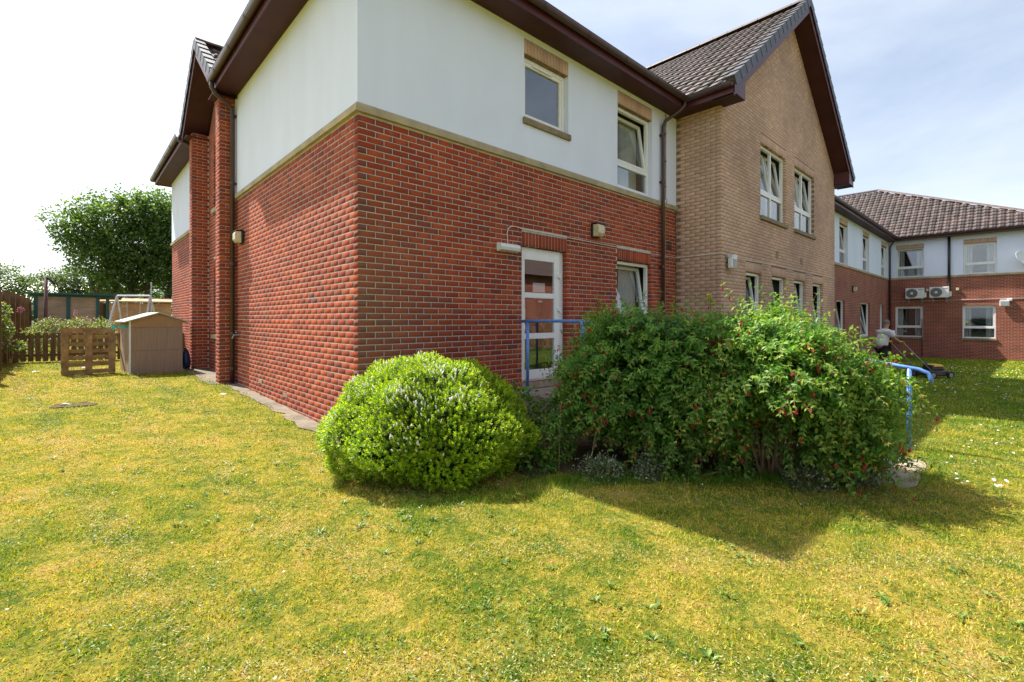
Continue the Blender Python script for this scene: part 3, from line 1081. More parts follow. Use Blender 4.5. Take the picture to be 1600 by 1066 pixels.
# ---- eaves: swept along mitred wall lines
def sweep_path(path, side, prof, closed_prof=True):
    """path: xy wall line; prof: (outward offset, z); side=+1 when outward is to the right of travel"""
    P = [Vector((p[0], p[1])) for p in path]
    n = len(P)
    rings = []
    for i in range(n):
        ds = []
        if i > 0: ds.append((P[i] - P[i - 1]).normalized())
        if i < n - 1: ds.append((P[i + 1] - P[i]).normalized())
        ns = [Vector((d.y, -d.x)) * side for d in ds]
        if len(ns) == 1: m_ = ns[0]
        else:
            m_ = (ns[0] + ns[1]); m_ = m_ / max(1e-6, m_.dot(ns[0]))
        rings.append([(P[i].x + m_.x * o, P[i].y + m_.y * o, z) for o, z in prof])
    mb = MB()
    k = len(prof)
    for i in range(n - 1):
        for q in range(k if closed_prof else k - 1):
            q2 = (q + 1) % k
            mb.quad(rings[i][q], rings[i + 1][q], rings[i + 1][q2], rings[i][q2])
    if closed_prof:
        mb.poly(rings[0]); mb.poly(rings[-1][::-1])
    return mb


FASC = [(OV - 0.022, SOFF - 0.02), (OV, SOFF - 0.02), (OV, SOFF + 0.17), (OV - 0.022, SOFF + 0.17)]
SOF = [(-0.05, SOFF), (OV - 0.0225, SOFF), (OV - 0.0225, SOFF + 0.012), (-0.05, SOFF + 0.012)]
g0 = OV + 0.002
GUT = []
for k in range(9):
    a = math.pi * k / 8
    GUT.append((g0 + 0.062 - 0.062 * math.cos(a), SOFF + 0.165 - 0.085 * math.sin(a)))
GUT += [(g0 + 0.128, SOFF + 0.172), (g0 + 0.118, SOFF + 0.160)] + [(g0 + 0.062 + 0.054 * math.cos(math.pi * k / 8), SOFF + 0.160 - 0.075 * math.sin(math.pi * k / 8)) for k in range(1, 8)] + [(g0 + 0.006, SOFF + 0.16)]


def eaves(path, side, gut=True):
    sweep_path(path, side, FASC).build('fascia', M['maroon'], home)
    sweep_path(path, side, SOF).build('soffit', M['soffit'], home)
    if gut:
        go = sweep_path(path, side, GUT).build('gutter', M['gutter'], home)
        P = [Vector((p[0], p[1], 0)) for p in path]
        for a, b in zip(P[:-1], P[1:]):
            Ln = (b - a).length
            d = (b - a).normalized()
            nrm = Vector((d.y, -d.x, 0)) * side
            kk = 0.55
            while kk < Ln - 0.2:
                c = a + d * kk
                mb = MB()
                pr = [(o + (0.006 if o > g0 + 0.06 else -0.0), z - 0.006) for o, z in GUT[:9]]
                A = [tuple(c - d * 0.03 + nrm * o + Vector((0, 0, z))) for o, z in pr]
                B_ = [tuple(c + d * 0.03 + nrm * o + Vector((0, 0, z))) for o, z in pr]
                for q in range(8): mb.quad(A[q], B_[q], B_[q + 1], A[q + 1])
                mb.build('gutter_joint', M['gutter'], go)
                kk += 1.05


eaves([(0, 5.42), (0, 0), (7.47, 0), (7.47, -1.43)], 1)
eaves([(6, 13.87), (0, 13.87), (0, 9.12)], 1)
eaves([(16.28, -1.43), (16.28, 0), (32.456, 0), (32.456, -6.6)], 1)


# ---- roofs
def roof_poly(name, pts, mat, thick=0.06, parent=home, label=None):
    mb = MB()
    mb.poly(pts)
    low = [(p[0], p[1], p[2] - thick) for p in pts]
    mb.poly(low[::-1])
    for i in range(len(pts)):
        j = (i + 1) % len(pts)
        mb.quad(pts[i], low[i], low[j], pts[j])
    o = mb.build(name, mat, parent)
    if label: o['label'] = label
    return o


RZ = SOFF + 0.17     # roof plane at the eaves edge
e0 = -(OV + 0.05)
DEPTH = 13.87
rh = DEPTH / 2 - e0
xr = e0 + rh
zr = RZ + PITCH * rh
roof_main = roof_poly('roof', [(e0, e0, RZ), (40, e0, RZ), (40, DEPTH / 2, zr), (xr, DEPTH / 2, zr)], M['tile'], label='main hipped roof of brown tiles')
nz = RZ + PITCH * (0.45 - e0)
roof_poly('roof', [(e0, DEPTH - e0, RZ), (e0, 9.12, RZ), (0.45, 9.12, nz), (0.45, 5.42, nz), (e0, 5.42, RZ), (e0, e0, RZ), (xr, DEPTH / 2, zr)], M['tile'])
roof_poly('roof', [(40, DEPTH - e0, RZ), (e0, DEPTH - e0, RZ), (xr, DEPTH / 2, zr), (40, DEPTH / 2, zr)], M['tile'])
# hidden outer walls close the shell
mb = MB()
mb.box((0.0, DEPTH - 0.1, -0.2), (40, DEPTH, 6.05)); mb.box((40, 0.2, -1), (40.1, DEPTH, 6.05))
mb.box((16.18, -1.0, -0.6), (16.275, -0.003, 6.0))
mb.box((32.6, -6.6, -1), (42, -6.5, 6.05)); mb.box((42, -6.5, -1), (42.1, 1, 6.05))
mb.build('rear_wall', M['farbrick'], home)

# tiles
TW, TG = 0.30, 0.335


def tile_profile(n=8):
    s = np.linspace(0, 1, n + 1)
    h = 0.020 * np.sin(2 * math.pi * s - 0.6) + 0.014 * np.sin(4 * math.pi * s)
    return s * TW * 1.04, h


def tile_local():
    s, h = tile_profile()
    n = len(s)
    rows = []
    rows.append(np.stack([s, np.zeros(n), h + 0.012], -1))            # lip underside
    rows.append(np.stack([s, np.zeros(n), h + 0.040], -1))            # nose
    rows.append(np.stack([s, np.full(n, TG + 0.06), h + 0.010], -1))  # head
    V_ = np.concatenate(rows)
    F_ = []
    for r in range(2):
        for k in range(n - 1):
            F_.append((r * n + k, r * n + k + 1, (r + 1) * n + k + 1, (r + 1) * n + k))
    return V_, np.array(F_)


TV, TF = tile_local()


class Slope:
    """plane: origin at eaves, U along eaves, S up-slope, normal W"""
    def __init__(s, O, U, S):
        s.O = np.array(O, float)
        s.U = np.array(U, float) / np.linalg.norm(U)
        s.S = np.array(S, float) / np.linalg.norm(S)
        s.W = np.cross(s.U, s.S)
        if s.W[2] < 0: s.W = -s.W
        s.flip = np.dot(np.cross(s.U, s.S), s.W) < 0

    def pt(s, u, v, w=0.0):
        return s.O + s.U * u + s.S * v + s.W * w


def tiles(sl, nu, nv, inside, parent, nsingle=0, u_off=0.0):
    places = []
    for j in range(nv):
        for i in range(nu):
            u, v = i * TW + u_off, j * TG
            if inside(u + TW / 2, v + TG / 2): places.append((u, v))
    size = []
    for u, v in places:
        c = sl.pt(u + TW / 2, v + TG / 2)
        px, py, dd = pix(c)
        ok = dd > 0.5 and -50 < px < 1650 and -30 < py < 1100
        view = np.array(CAM) - c
        size.append((740 / max(dd, .5)) ** 2 * max(0, np.dot(view / np.linalg.norm(view), sl.W)) if ok else -1)
    order = np.argsort(size)[::-1]
    sing = set(int(k) for k in order[:nsingle])
    R_ = Matrix([list(sl.U) + [0], list(sl.S) + [0], list(sl.W) + [0], [0, 0, 0, 1]]).transposed()
    mesh_var = []
    if nsingle:
        for k in range(14):
            rv = RNG.random()
            o = np_mesh('roof_tile', TV + np.array([0, 0, RNG.normal(0, 0.002)]), TF, M['tile'], None, np.tile([[rv, 0.5]], (len(TF) * 4, 1)))
            o.data.polygons.foreach_set('use_smooth', np.ones(len(TF), bool))
            mesh_var.append(o.data)
            bpy.data.objects.remove(o)
    restV, restF, restU = [], [], []
    for k, (u, v) in enumerate(places):
        p = sl.pt(u, v)
        if k in sing:
            o = bpy.data.objects.new('roof_tile', mesh_var[int(RNG.integers(0, 14))])
            o.matrix_local = Matrix.Translation(Vector(p)) @ R_
            o.parent = parent
            COL.objects.link(o)
        else:
            jit = RNG.normal(0, 0.003)
            vv = p + TV[:, :1] * sl.U + TV[:, 1:2] * sl.S + (TV[:, 2:3] + jit) * sl.W
            restF.append(TF + len(restV) * len(TV))
            restV.append(vv)
            restU.append(np.tile([[RNG.random(), 0.5]], (len(TF) * 4, 1)))
    if restV:
        o = np_mesh('roof_tiling', np.concatenate(restV), np.concatenate(restF), M['tile'], parent, np.concatenate(restU), smooth=True)
        o['kind'] = 'stuff'


# buff gable roof
GX0, GX1 = 7.47 - OV - 0.05, 7.47 + L_E + OV + 0.05
GXC = (GX0 + GX1) / 2
GY = -1.0133 - 0.45
GZ = RZ + PITCH * (GXC - GX0)
GB = 7.0
roof_l = roof_poly('roof', [(GX0, GY + 0.02, RZ), (GXC, GY + 0.02, GZ), (GXC, GB, GZ), (GX0 + 7.4, GB, RZ + PITCH * 5.0), (GX0, e0, RZ)][:3] + [(GX0, e0, RZ)],
                   M['tile'], label='brown tiled slope of the buff gable roof')
roof_r = roof_poly('roof', [(GXC, GY + 0.02, GZ), (GX1, GY + 0.02, RZ), (GX1, e0, RZ), (GXC, GB, GZ)], M['tile'])
slp = math.sqrt(1 + PITCH ** 2)
slL = Slope((GX0, GY, RZ), (0, 1, 0), (1, 0, PITCH))
tiles(slL, 30, 19, lambda u, v: v < (GXC - GX0) * slp - 0.12 and u < (e0 - GY) + v / slp + 0.25, roof_l, 300)
slR = Slope((GX1, GY, RZ), (0, 1, 0), (-1, 0, PITCH))
tiles(slR, 30, 19, lambda u, v: v < (GXC - GX0) * slp - 0.12 and u < (e0 - GY) + v / slp + 0.25, roof_r)


def ridge(p0, p1, r, mat, parent, step=0.42, name='ridge_tile'):
    p0, p1 = Vector(p0), Vector(p1)
    n = max(1, round((p1 - p0).length / step))
    d = (p1 - p0) / n
    t = d.normalized()
    side = t.cross(Vector((0, 0, 1))).normalized()
    up = side.cross(t)
    for k in range(n):
        a, b = p0 + d * k, p0 + d * (k + 1.03)
        mb = MB()
        for rr, base, end in ((r, a, b),):
            A, B_ = [], []
            for q in range(7):
                an = math.pi * q / 6
                off = side * math.cos(an) * rr + up * (math.sin(an) * rr * 0.75 - 0.02)
                A.append(tuple(base + off * 1.06)); B_.append(tuple(end + off))
            for q in range(6): mb.quad(A[q], B_[q], B_[q + 1], A[q + 1])
            mb.poly(A)
        mb.build(name, mat, parent)


ridge((GXC, GY, GZ + 0.06), (GXC, GB, GZ + 0.06), 0.125, M['tile'], roof_l)


def verge(apex, foot, depth_dir, parent, n, w=0.16):
    """row of cloaking verge tiles along a gable slope + barge board"""
    a, f_ = Vector(foot), Vector(apex)
    d = (f_ - a) / n
    t = d.normalized()
    dd = Vector(depth_dir)
    nrm = t.cross(dd)
    if nrm.z < 0: nrm = -nrm
    for k in range(n):
        p, q = a + d * (k + 0.012), a + d * (k + 0.985)
        mb = MB()
        lo, hi = -0.115, 0.075
        c = []
        for base, ex in ((p, 0.022), (q, 0.0)):
            for o_, h in ((-0.022 - ex * 0.3, lo), (w, lo + 0.13), (w, hi + ex), (-0.022 - ex * 0.3, hi + ex)):
                c.append(tuple(base + dd * o_ + nrm * h))
        for fc in ((0, 1, 2, 3), (7, 6, 5, 4), (0, 4, 5, 1), (1, 5, 6, 2), (2, 6, 7, 3), (3, 7, 4, 0)):
            mb.quad(*[c[i] for i in fc])
        mb.build('verge_tile', M['verge'], parent)


verge((GXC, GY, GZ + 0.03), (GX0, GY, RZ + 0.03), (0, 1, 0), roof_l, 18)
verge((GXC, GY, GZ + 0.03), (GX1, GY, RZ + 0.03), (0, 1, 0), roof_r, 18)


def barge(apex, foot, depth_dir, back, hgt=0.19):
    """barge board on the verge plane and the sloping soffit behind it"""
    A, Fo, dd = Vector(apex), Vector(foot), Vector(depth_dir)
    mb = MB()
    down = Vector((0, 0, -hgt))
    for o0, o1 in ((0.0, 0.022),):
        c = [Fo + dd * o0, A + dd * o0, A + dd * o0 + down, Fo + dd * o0 + down,
             Fo + dd * o1, A + dd * o1, A + dd * o1 + down, Fo + dd * o1 + down]
        for fc in ((0, 1, 2, 3), (7, 6, 5, 4), (0, 4, 5, 1), (1, 5, 6, 2), (2, 6, 7, 3), (3, 7, 4, 0)):
            mb.quad(*[tuple(c[i]) for i in fc])
    mb.build('barge_board', M['maroon'], home)
    s = MB()
    dn = Vector((0, 0, -hgt + 0.03))
    s.quad(tuple(Fo + dd * 0.0225 + dn), tuple(A + dd * 0.0225 + dn), tuple(A + dd * back + dn), tuple(Fo + dd * back + dn))
    s.build('verge_soffit', M['soffit'], home)


barge((GXC, GY + 0.01, GZ - 0.10), (GX0 + 0.05, GY + 0.01, RZ + 0.05 * PITCH - 0.10), (0, 1, 0), 0.46)
barge((GXC, GY + 0.01, GZ - 0.10), (GX1 - 0.05, GY + 0.01, RZ + 0.05 * PITCH - 0.10), (0, 1, 0), 0.46)
# box ends of the gable eaves
for x0, x1, top in ((7.47 - OV, 7.47 + 0.12, 1), (7.47 + L_E - 0.12, 7.47 + L_E + OV, -1)):
    mb = MB()
    y0, y1 = GY + 0.012, GY + 0.034
    if top == 1:
        pr = [(x0, SOFF - 0.02), (x1, SOFF - 0.02), (x1, RZ + PITCH * (x1 - GX0) - 0.24), (x0, RZ - 0.02)]
    else:
        pr = [(x0, SOFF - 0.02), (x1, SOFF - 0.02), (x1, RZ - 0.02), (x0, RZ + PITCH * (GX1 - x0) - 0.24)]
    a = [(x, y0, z) for x, z in pr]; b = [(x, y1, z) for x, z in pr]
    mb.poly(a); mb.poly(b[::-1])
    for q in range(4): mb.quad(a[q], a[(q + 1) % 4], b[(q + 1) % 4], b[q])
    mb.build('eaves_box_end', M['maroon'], home)
    # inner cheek and underside
    xi = x1 if top == 1 else x0
    mb = MB(); mb.box((min(x0, x1), y1 + 0.001, SOFF - 0.02), (max(x0, x1), -1.0133 - 0.004, SOFF - 0.002)); mb.build('soffit', M['soffit'], home)
    mb = MB(); mb.quad((xi, y1, SOFF - 0.01), (xi, -1.018, SOFF - 0.01), (xi, -1.018, SOFF + 0.5), (xi, y1, SOFF + 0.5)); mb.build('eaves_box_end', M['maroon'], home)

# bay gable on the left side
BY0, BYC, BY1 = 5.34, 7.22, 9.10
BX = -0.44
BZ0 = RZ - 0.02
BZ = BZ0 + 0.80 * (BYC - BY0)
rb_n = roof_poly('roof', [(BX, BY0, BZ0), (BX, BYC, BZ), (3.2, BYC, BZ), (3.2, BY0, BZ0)], M['tile'], label='small bay gable roof')
rb_f = roof_poly('roof', [(BX, BYC, BZ), (BX, BY1, BZ0), (3.2, BY1, BZ0), (3.2, BYC, BZ)], M['tile'])
sb = math.sqrt(1 + .8 ** 2)
tiles(Slope((BX, BY0, BZ0), (1, 0, 0), (0, 1, 0.80)), 10, 8, lambda u, v: v < (BYC - BY0) * sb - 0.05, rb_n)
tiles(Slope((BX, BY1, BZ0), (1, 0, 0), (0, -1, 0.80)), 10, 8, lambda u, v: v < (BYC - BY0) * sb - 0.05, rb_f)
ridge((BX, BYC, BZ + 0.06), (3.2, BYC, BZ + 0.06), 0.12, M['tile'], rb_n)
verge((BX, BYC, BZ + 0.03), (BX, BY0, BZ0 + 0.03), (1, 0, 0), rb_n, 7)
verge((BX, BYC, BZ + 0.03), (BX, BY1, BZ0 + 0.03), (1, 0, 0), rb_f, 7)
barge((BX + 0.01, BYC, BZ - 0.10), (BX + 0.01, BY0 + 0.04, BZ0 - 0.07), (1, 0, 0), 0.50)
barge((BX + 0.01, BYC, BZ - 0.10), (BX + 0.01, BY1 - 0.04, BZ0 - 0.07), (1, 0, 0), 0.50)
mb = MB(); mb.poly([(0.068, 5.9, 5.98), (0.068, 8.56, 5.98), (0.068, BYC, 7.35)]); mb.build('bay_gable_wall', M['farbrick'], home)
mb = MB(); mb.box((BX + 0.034, 8.5, SOFF - 0.01), (0.07, BY1 - 0.03, SOFF + 0.004)); mb.box((BX + 0.034, BY0 + 0.09, SOFF - 0.01), (0.07, 6.0, SOFF + 0.004)); mb.build('soffit', M['soffit'], home)

# wing roof, hipped
WX = 32.456 - OV - 0.05
hip = (37.1, 1.25, RZ + PITCH * (37.1 - WX) * 0.985)
WP = (hip[2] - RZ) / (hip[0] - WX)
roof_w = roof_poly('roof', [(WX, -7.15, RZ), hip, (hip[0], 9, hip[2]), (WX, 9, RZ)], M['tile'], label='hipped tiled roof of the far wing')
roof_poly('roof', [(42.2, -7.15, RZ), (WX, -7.15, RZ), hip], M['tile'])
roof_poly('roof', [(42.2, -7.15, RZ), hip, (hip[0], 9, hip[2]), (42.2, 9, RZ)], M['tile'])
wsl = math.sqrt(1 + WP ** 2)
Wl = (hip[0] - WX) * wsl
tiles(Slope((WX, 6.0, RZ), (0, -1, 0), (1, 0, WP)), 44, 20,
      lambda u, v: v < Wl - 0.05 and 6.0 - u > -7.15 + v / Wl * 8.4 and u > 0.4 + 0 * v and (6.0 - u) < 0.3 + v / wsl, roof_w)
ridge((WX + .1, -7.1, RZ + 0.09), (hip[0], hip[1], hip[2] + 0.08), 0.13, M['tile'], roof_w, name='hip_tile')
ridge((hip[0], hip[1], hip[2] + 0.08), (hip[0], 9, hip[2] + 0.08), 0.13, M['tile'], roof_w)


# ---- rainwater pipes
def downpipe(pts, r, mat, brackets=(), fr=None, u=0, joints=(), name='downpipe'):
    mb = MB(); mb.tube(pts, r, 10)
    o = mb.build(name, mat, home, smooth=True)
    for z in brackets:
        b = MB(); b.fbox(fr, u - 0.055, u + 0.055, 0.013, 0.05, z - 0.018, z + 0.018)
        b.build('bracket', mat, o)
        j = MB(); x, y = pts[-1][:2]; j.tube([(x, y, z - 0.03), (x, y, z + 0.03)], r * 1.18, 10); j.build('collar', mat, o)
    return o


uA = 6.78
px_, py_ = fA.p(uA, 0.07, 0)[:2]
downpipe([fA.p(uA + 0.17, OV + 0.06, SOFF + 0.09), fA.p(uA + 0.17, OV + 0.055, SOFF + 0.0), fA.p(uA + 0.13, OV - 0.02, SOFF - 0.09), fA.p(uA + 0.02, 0.13, SOFF - 0.25),
          fA.p(uA, 0.075, SOFF - 0.36), fA.p(uA, 0.075, Z(px_, py_) - .02)], 0.037, M['gutter'], (5.35, 4.35, 2.55, 1.2), fA, uA)
uB = 5.50
downpipe([fB.p(uB - 0.2, OV + 0.06, SOFF + 0.09), fB.p(uB - 0.2, OV + 0.055, SOFF - 0.02), fB.p(uB - 0.16, OV - 0.03, SOFF - 0.12), fB.p(uB - 0.02, 0.14, SOFF - 0.20),
          fB.p(uB, 0.085, SOFF - 0.30), fB.p(uB, 0.085, 0.10)], 0.040, M['gutter'], (5.5, 4.15, 2.55, 1.15, .45), fB, uB)
downpipe([fC.p(0.2, OV + 0.06, SOFF + 0.09), fC.p(0.2, OV + 0.055, SOFF), fC.p(0.05, OV - 0.1, SOFF - 0.1), fC.p(0.02, 0.1, SOFF - 0.25), fC.p(0.03, 0.08, SOFF - 0.35), fC.p(0.03, 0.08, 0.15)], 0.037, M['gutter'])
uH = 0.09
downpipe([fH.p(uH + .25, OV + .06, SOFF + .08), fH.p(uH + .25, OV + .05, SOFF), fH.p(uH + .05, 0.12, SOFF - .2), fH.p(uH, .08, SOFF - .35), fH.p(uH, .08, -0.75)], 0.04, M['gutter'])
downpipe([fH.p(2.62, 0.075, 6.0), fH.p(2.62, 0.075, 2.95)], 0.06, M['blackpipe'], name='waste_pipe')
downpipe([fH.p(1.50, 0.06, 1.45), fH.p(1.50, 0.06, -0.76)], 0.018, M['blackpipe'], name='waste_pipe')
# slim cable conduit beside the front downpipe
mb = MB(); mb.tube([fA.p(6.98, 0.028, SOFF - 0.02), fA.p(6.98, 0.028, 4.02)], 0.009, 6); mb.tube([fA.p(6.98, 0.062, 4.02), fA.p(6.98, 0.012, 3.80), fA.p(6.98, 0.012, 0.6)], 0.008, 6)
cdt = mb.build('wall_conduit', M['greystone'], home)
for z in (5.45, 4.85, 4.3):
    j = MB(); j.fbox(fA, 6.966, 6.994, 0.0125, 0.04, z - 0.012, z + 0.012); j.build('clip', M['greystone'], cdt)
# air bricks
for fr, u, z, mt in ((fE, 3.31, 3.08, 'greystone'), (fE, 5.28, 3.08, 'greystone'), (fA, 7.17, 3.05, 'gutter')):
    b = MB()
    for k in range(3):
        b.fbox(fr, u - 0.1, u + 0.1, -0.02, 0.006, z - 0.1 + k * 0.068, z - 0.045 + k * 0.068)
    b.fbox(fr, u - 0.108, u + 0.108, -0.05, -0.012, z - 0.11, z + 0.11)
    b.build('air_brick', M[mt], home)
for u, z in ((3.9, 0.34), (2.55, 0.245)):
    b = MB()
    for k in range(3): b.fbox(fB, u - 0.1, u + 0.1, -0.01, 0.004, z - 0.03 + k * 0.022, z - 0.016 + k * 0.022)
    b.build('weep_vent', M['stone'], home)
# garden tap by the downpipe
b = MB(); b.tube([fB.p(5.30, 0, 1.12), fB.p(5.30, 0.10, 1.12), fB.p(5.30, 0.13, 1.05)], 0.014, 6); b.tube([fB.p(5.27, 0.06, 1.17), fB.p(5.33, 0.06, 1.17)], 0.012, 6); b.build('tap', M['greyplastic'], home)

# ---- concrete strip along the left wall, landing, ramp and slab
sheet('paving_strip', (-0.24, -0.1, -0.005, 5.6), M['strip'], 0.012, 'narrow worn concrete strip along the foot of the left brick wall', 'path', step=0.3)
sheet('paving_strip', (-0.48, 5.6, 0.06, 9.3), M['strip'], 0.011, 'concrete strip around the foot of the brick piers', 'path', step=0.3)
ramp_root = empty('access_ramp', (0, 0, 0))
tag(ramp_root, 'concrete landing and ramp from the white glazed door to the lawn', 'ramp', kind='structure')
mb = MB(); mb.box((2.42, -1.40, -0.25), (4.62, -0.035, 0.33)); mb.build('landing', M['concrete'], ramp_root)
mb = MB()
xa, xb, ya, yb, za, zb = 2.75, 4.55, -1.402, -4.25, 0.328, -0.085
A = [(xa, ya, za), (xb, ya, za), (xb, yb, zb), (xa + 0.75, yb, zb)]
mb.poly(A); Bv = [(p[0], p[1], -0.3) for p in A]; mb.poly(Bv[::-1])
for q in range(4): mb.quad(A[q], A[(q + 1) % 4], Bv[(q + 1) % 4], Bv[q])
mb.build('ramp_slope', M['concrete'], ramp_root)
for (x0, y0, x1, y1) in ((2.72, -4.66, 3.40, -4.20), (3.42, -4.64, 3.98, -4.22)):
    mb = MB()
    n = 9
    cx_, cy_ = (x0 + x1) / 2, (y0 + y1) / 2
    ring_ = []
    for k in range(14):
        a = 2 * math.pi * k / 14
        sx, sy = math.copysign(abs(math.cos(a)) ** 0.45, math.cos(a)), math.copysign(abs(math.sin(a)) ** 0.45, math.sin(a))
        ring_.append((cx_ + sx * (x1 - x0) / 2 * RNG.uniform(.94, 1.0), cy_ + sy * (y1 - y0) / 2 * RNG.uniform(.92, 1.0)))
    top = [(p[0], p[1], Z(*p) + 0.007) for p in ring_]
    bot = [(p[0], p[1], Z(*p) - 0.05) for p in ring_]
    mb.poly(top)
    for k in range(14): mb.quad(top[k], bot[k], bot[(k + 1) % 14], top[(k + 1) % 14])
    mb.build('paving_slab', M['concrete'], ramp_root)

# ================================================================== fittings on the walls
def wall_lamp(fr, u, z, label, depth=0.15, sc=1.0):
    """black back box with a yellowed prismatic bowl"""
    t = empty('wall_lamp', fr.p(u, 0, z))
    tag(t, label, 'wall lamp', 'bulkhead lamps on the brick walls')
    f0 = Frame((0, 0), fr.U, fr.N)
    h, w = 0.125 * sc, 0.115 * sc
    mb = MB()
    mb.fbox(f0, -w, w, 0.001, 0.05, -h, h)
    mb.fbox(f0, -w, w, 0.05, depth, h - 0.022, h)
    mb.build('housing', M['blackpipe'], t, bevel=0.012)
    mb = MB()
    pr = [(-h * 0.92, 0.055), (-h * 0.9, depth * 0.80), (-h * 0.45, depth * 1.06), (h * 0.5, depth * 1.06), (h * 0.8, depth * 0.9), (h * 0.8, 0.055)]
    w2 = w * 0.93
    A = [f0.p(-w2 * (1 if d < .06 else .88), d, zz) for zz, d in pr]
    B_ = [f0.p(w2 * (1 if d < .06 else .88), d, zz) for zz, d in pr]
    for q in range(5): mb.quad(A[q], B_[q], B_[q + 1], A[q + 1])
    mb.poly(A[::-1]); mb.poly(B_)
    mb.build('lens', M['lampglass'], t, bevel=0.008)
    return t


wall_lamp(fA, 4.50, 3.03, 'square lamp with yellowed lens on red brick right of the white door')
wall_lamp(fB, 5.05, 3.02, 'square lamp with pale lens high on the left brick wall beside the downpipe')
wall_lamp(fG, 7.55, 2.82, 'small far lamp on the courtyard brick wall above the narrow windows')

# white tube fitting left of the door with its cable
t = empty('bulkhead_light', fA.p(2.34, 0, 2.50))
tag(t, 'white oblong emergency light on red brick beside the door head', 'light')
f0 = Frame((0, 0), (1, 0), (0, -1))
mb = MB(); mb.fbox(f0, -0.205, 0.205, 0.001, 0.045, -0.065, 0.065); mb.build('base_tray', M['whiteplastic'], t, bevel=0.012)
mb = MB()
pr = [(0.046, -0.06), (0.095, -0.045), (0.11, 0.0), (0.095, 0.045), (0.046, 0.06)]
A = [f0.p(-0.20, d, z) for d, z in pr]; B_ = [f0.p(0.20, d, z) for d, z in pr]
for q in range(4): mb.quad(A[q], B_[q], B_[q + 1], A[q + 1])
mb.poly(A); mb.poly(B_[::-1]); mb.build('diffuser', M['greyplastic'] if False else M['whiteplastic'], t, bevel=0.006)
for u in (-0.14, 0.0, 0.14):
    mb = MB(); mb.fbox(f0, u - 0.012, u + 0.012, 0.03, 0.07, -0.0705, -0.058); mb.build('clip', M['greyplastic'], t)


def cable(name, pts, r, label, mat=None):
    mb = MB(); mb.tube(pts, r, 6)
    return tag(mb.build(name, mat or M['whiteplastic'], None, smooth=True), label, 'cable')


zc = 2.815
cable('surface_cable', [fA.p(2.34, 0.03, 2.57), fA.p(2.34, 0.016, 2.72), fA.p(2.36, 0.016, 2.79), fA.p(2.42, 0.016, 2.835), fA.p(2.50, 0.016, 2.845), fA.p(2.66, 0.016, 2.83),
      fA.p(4.2, 0.016, zc), fA.p(6.5, 0.016, zc - .02), fA.p(7.44, 0.016, zc - .01), fD.p(0.03, 0.018, zc - .01), fD.p(0.98, 0.018, zc - .005), fE.p(0.06, 0.018, zc - .01), fE.p(0.20, 0.02, zc - .03)],
      0.0065, 'thin white cable running along the red and buff brick above the door')
cable('surface_cable', [fE.p(0.42, 0.02, zc - .06), fE.p(3.0, 0.018, 2.79), fE.p(8.78, 0.018, 2.78)], 0.0065, 'thin white cable across the buff gable over its ground-floor windows')
cable('surface_cable', [fH.p(0.1, 0.02, 2.44), fH.p(3.0, 0.02, 2.47), fH.p(6.5, 0.02, 2.50)], 0.011, 'thin white cable along the far wing below the air conditioners')


def floodlight(fr, u, z, label, s=1.0):
    t = empty('security_light', fr.p(u, 0, z))
    tag(t, label, 'light', 'white security lights')
    f0 = Frame((0, 0), fr.U, fr.N)
    mb = MB(); mb.fbox(f0, -0.13 * s, 0.05 * s, 0.001, 0.05, 0.075 * s, 0.145 * s); mb.build('bracket', M['greyplastic'], t, bevel=0.008)
    mb = MB(); mb.fbox(f0, 0.055 * s, 0.20 * s, 0.002, 0.12, 0.05 * s, 0.15 * s); mb.build('sensor', M['whiteplastic'], t, bevel=0.02)
    mb = MB(); mb.fbox(f0, -0.15 * s, 0.12 * s, 0.05, 0.15, -0.16 * s, 0.065 * s); mb.build('lamp_head', M['whiteplastic'], t, bevel=0.02)
    mb = MB(); mb.fbox(f0, -0.12 * s, 0.09 * s, 0.1505, 0.156, -0.135 * s, 0.04 * s); mb.build('lamp_glass', M['greyplastic'], t)


floodlight(fE, 0.34, 2.66, 'white security light at the corner of the buff brick gable')
floodlight(fH, 4.72, 2.30, 'white security light on the far wing brick wall right of the window', 1.3)


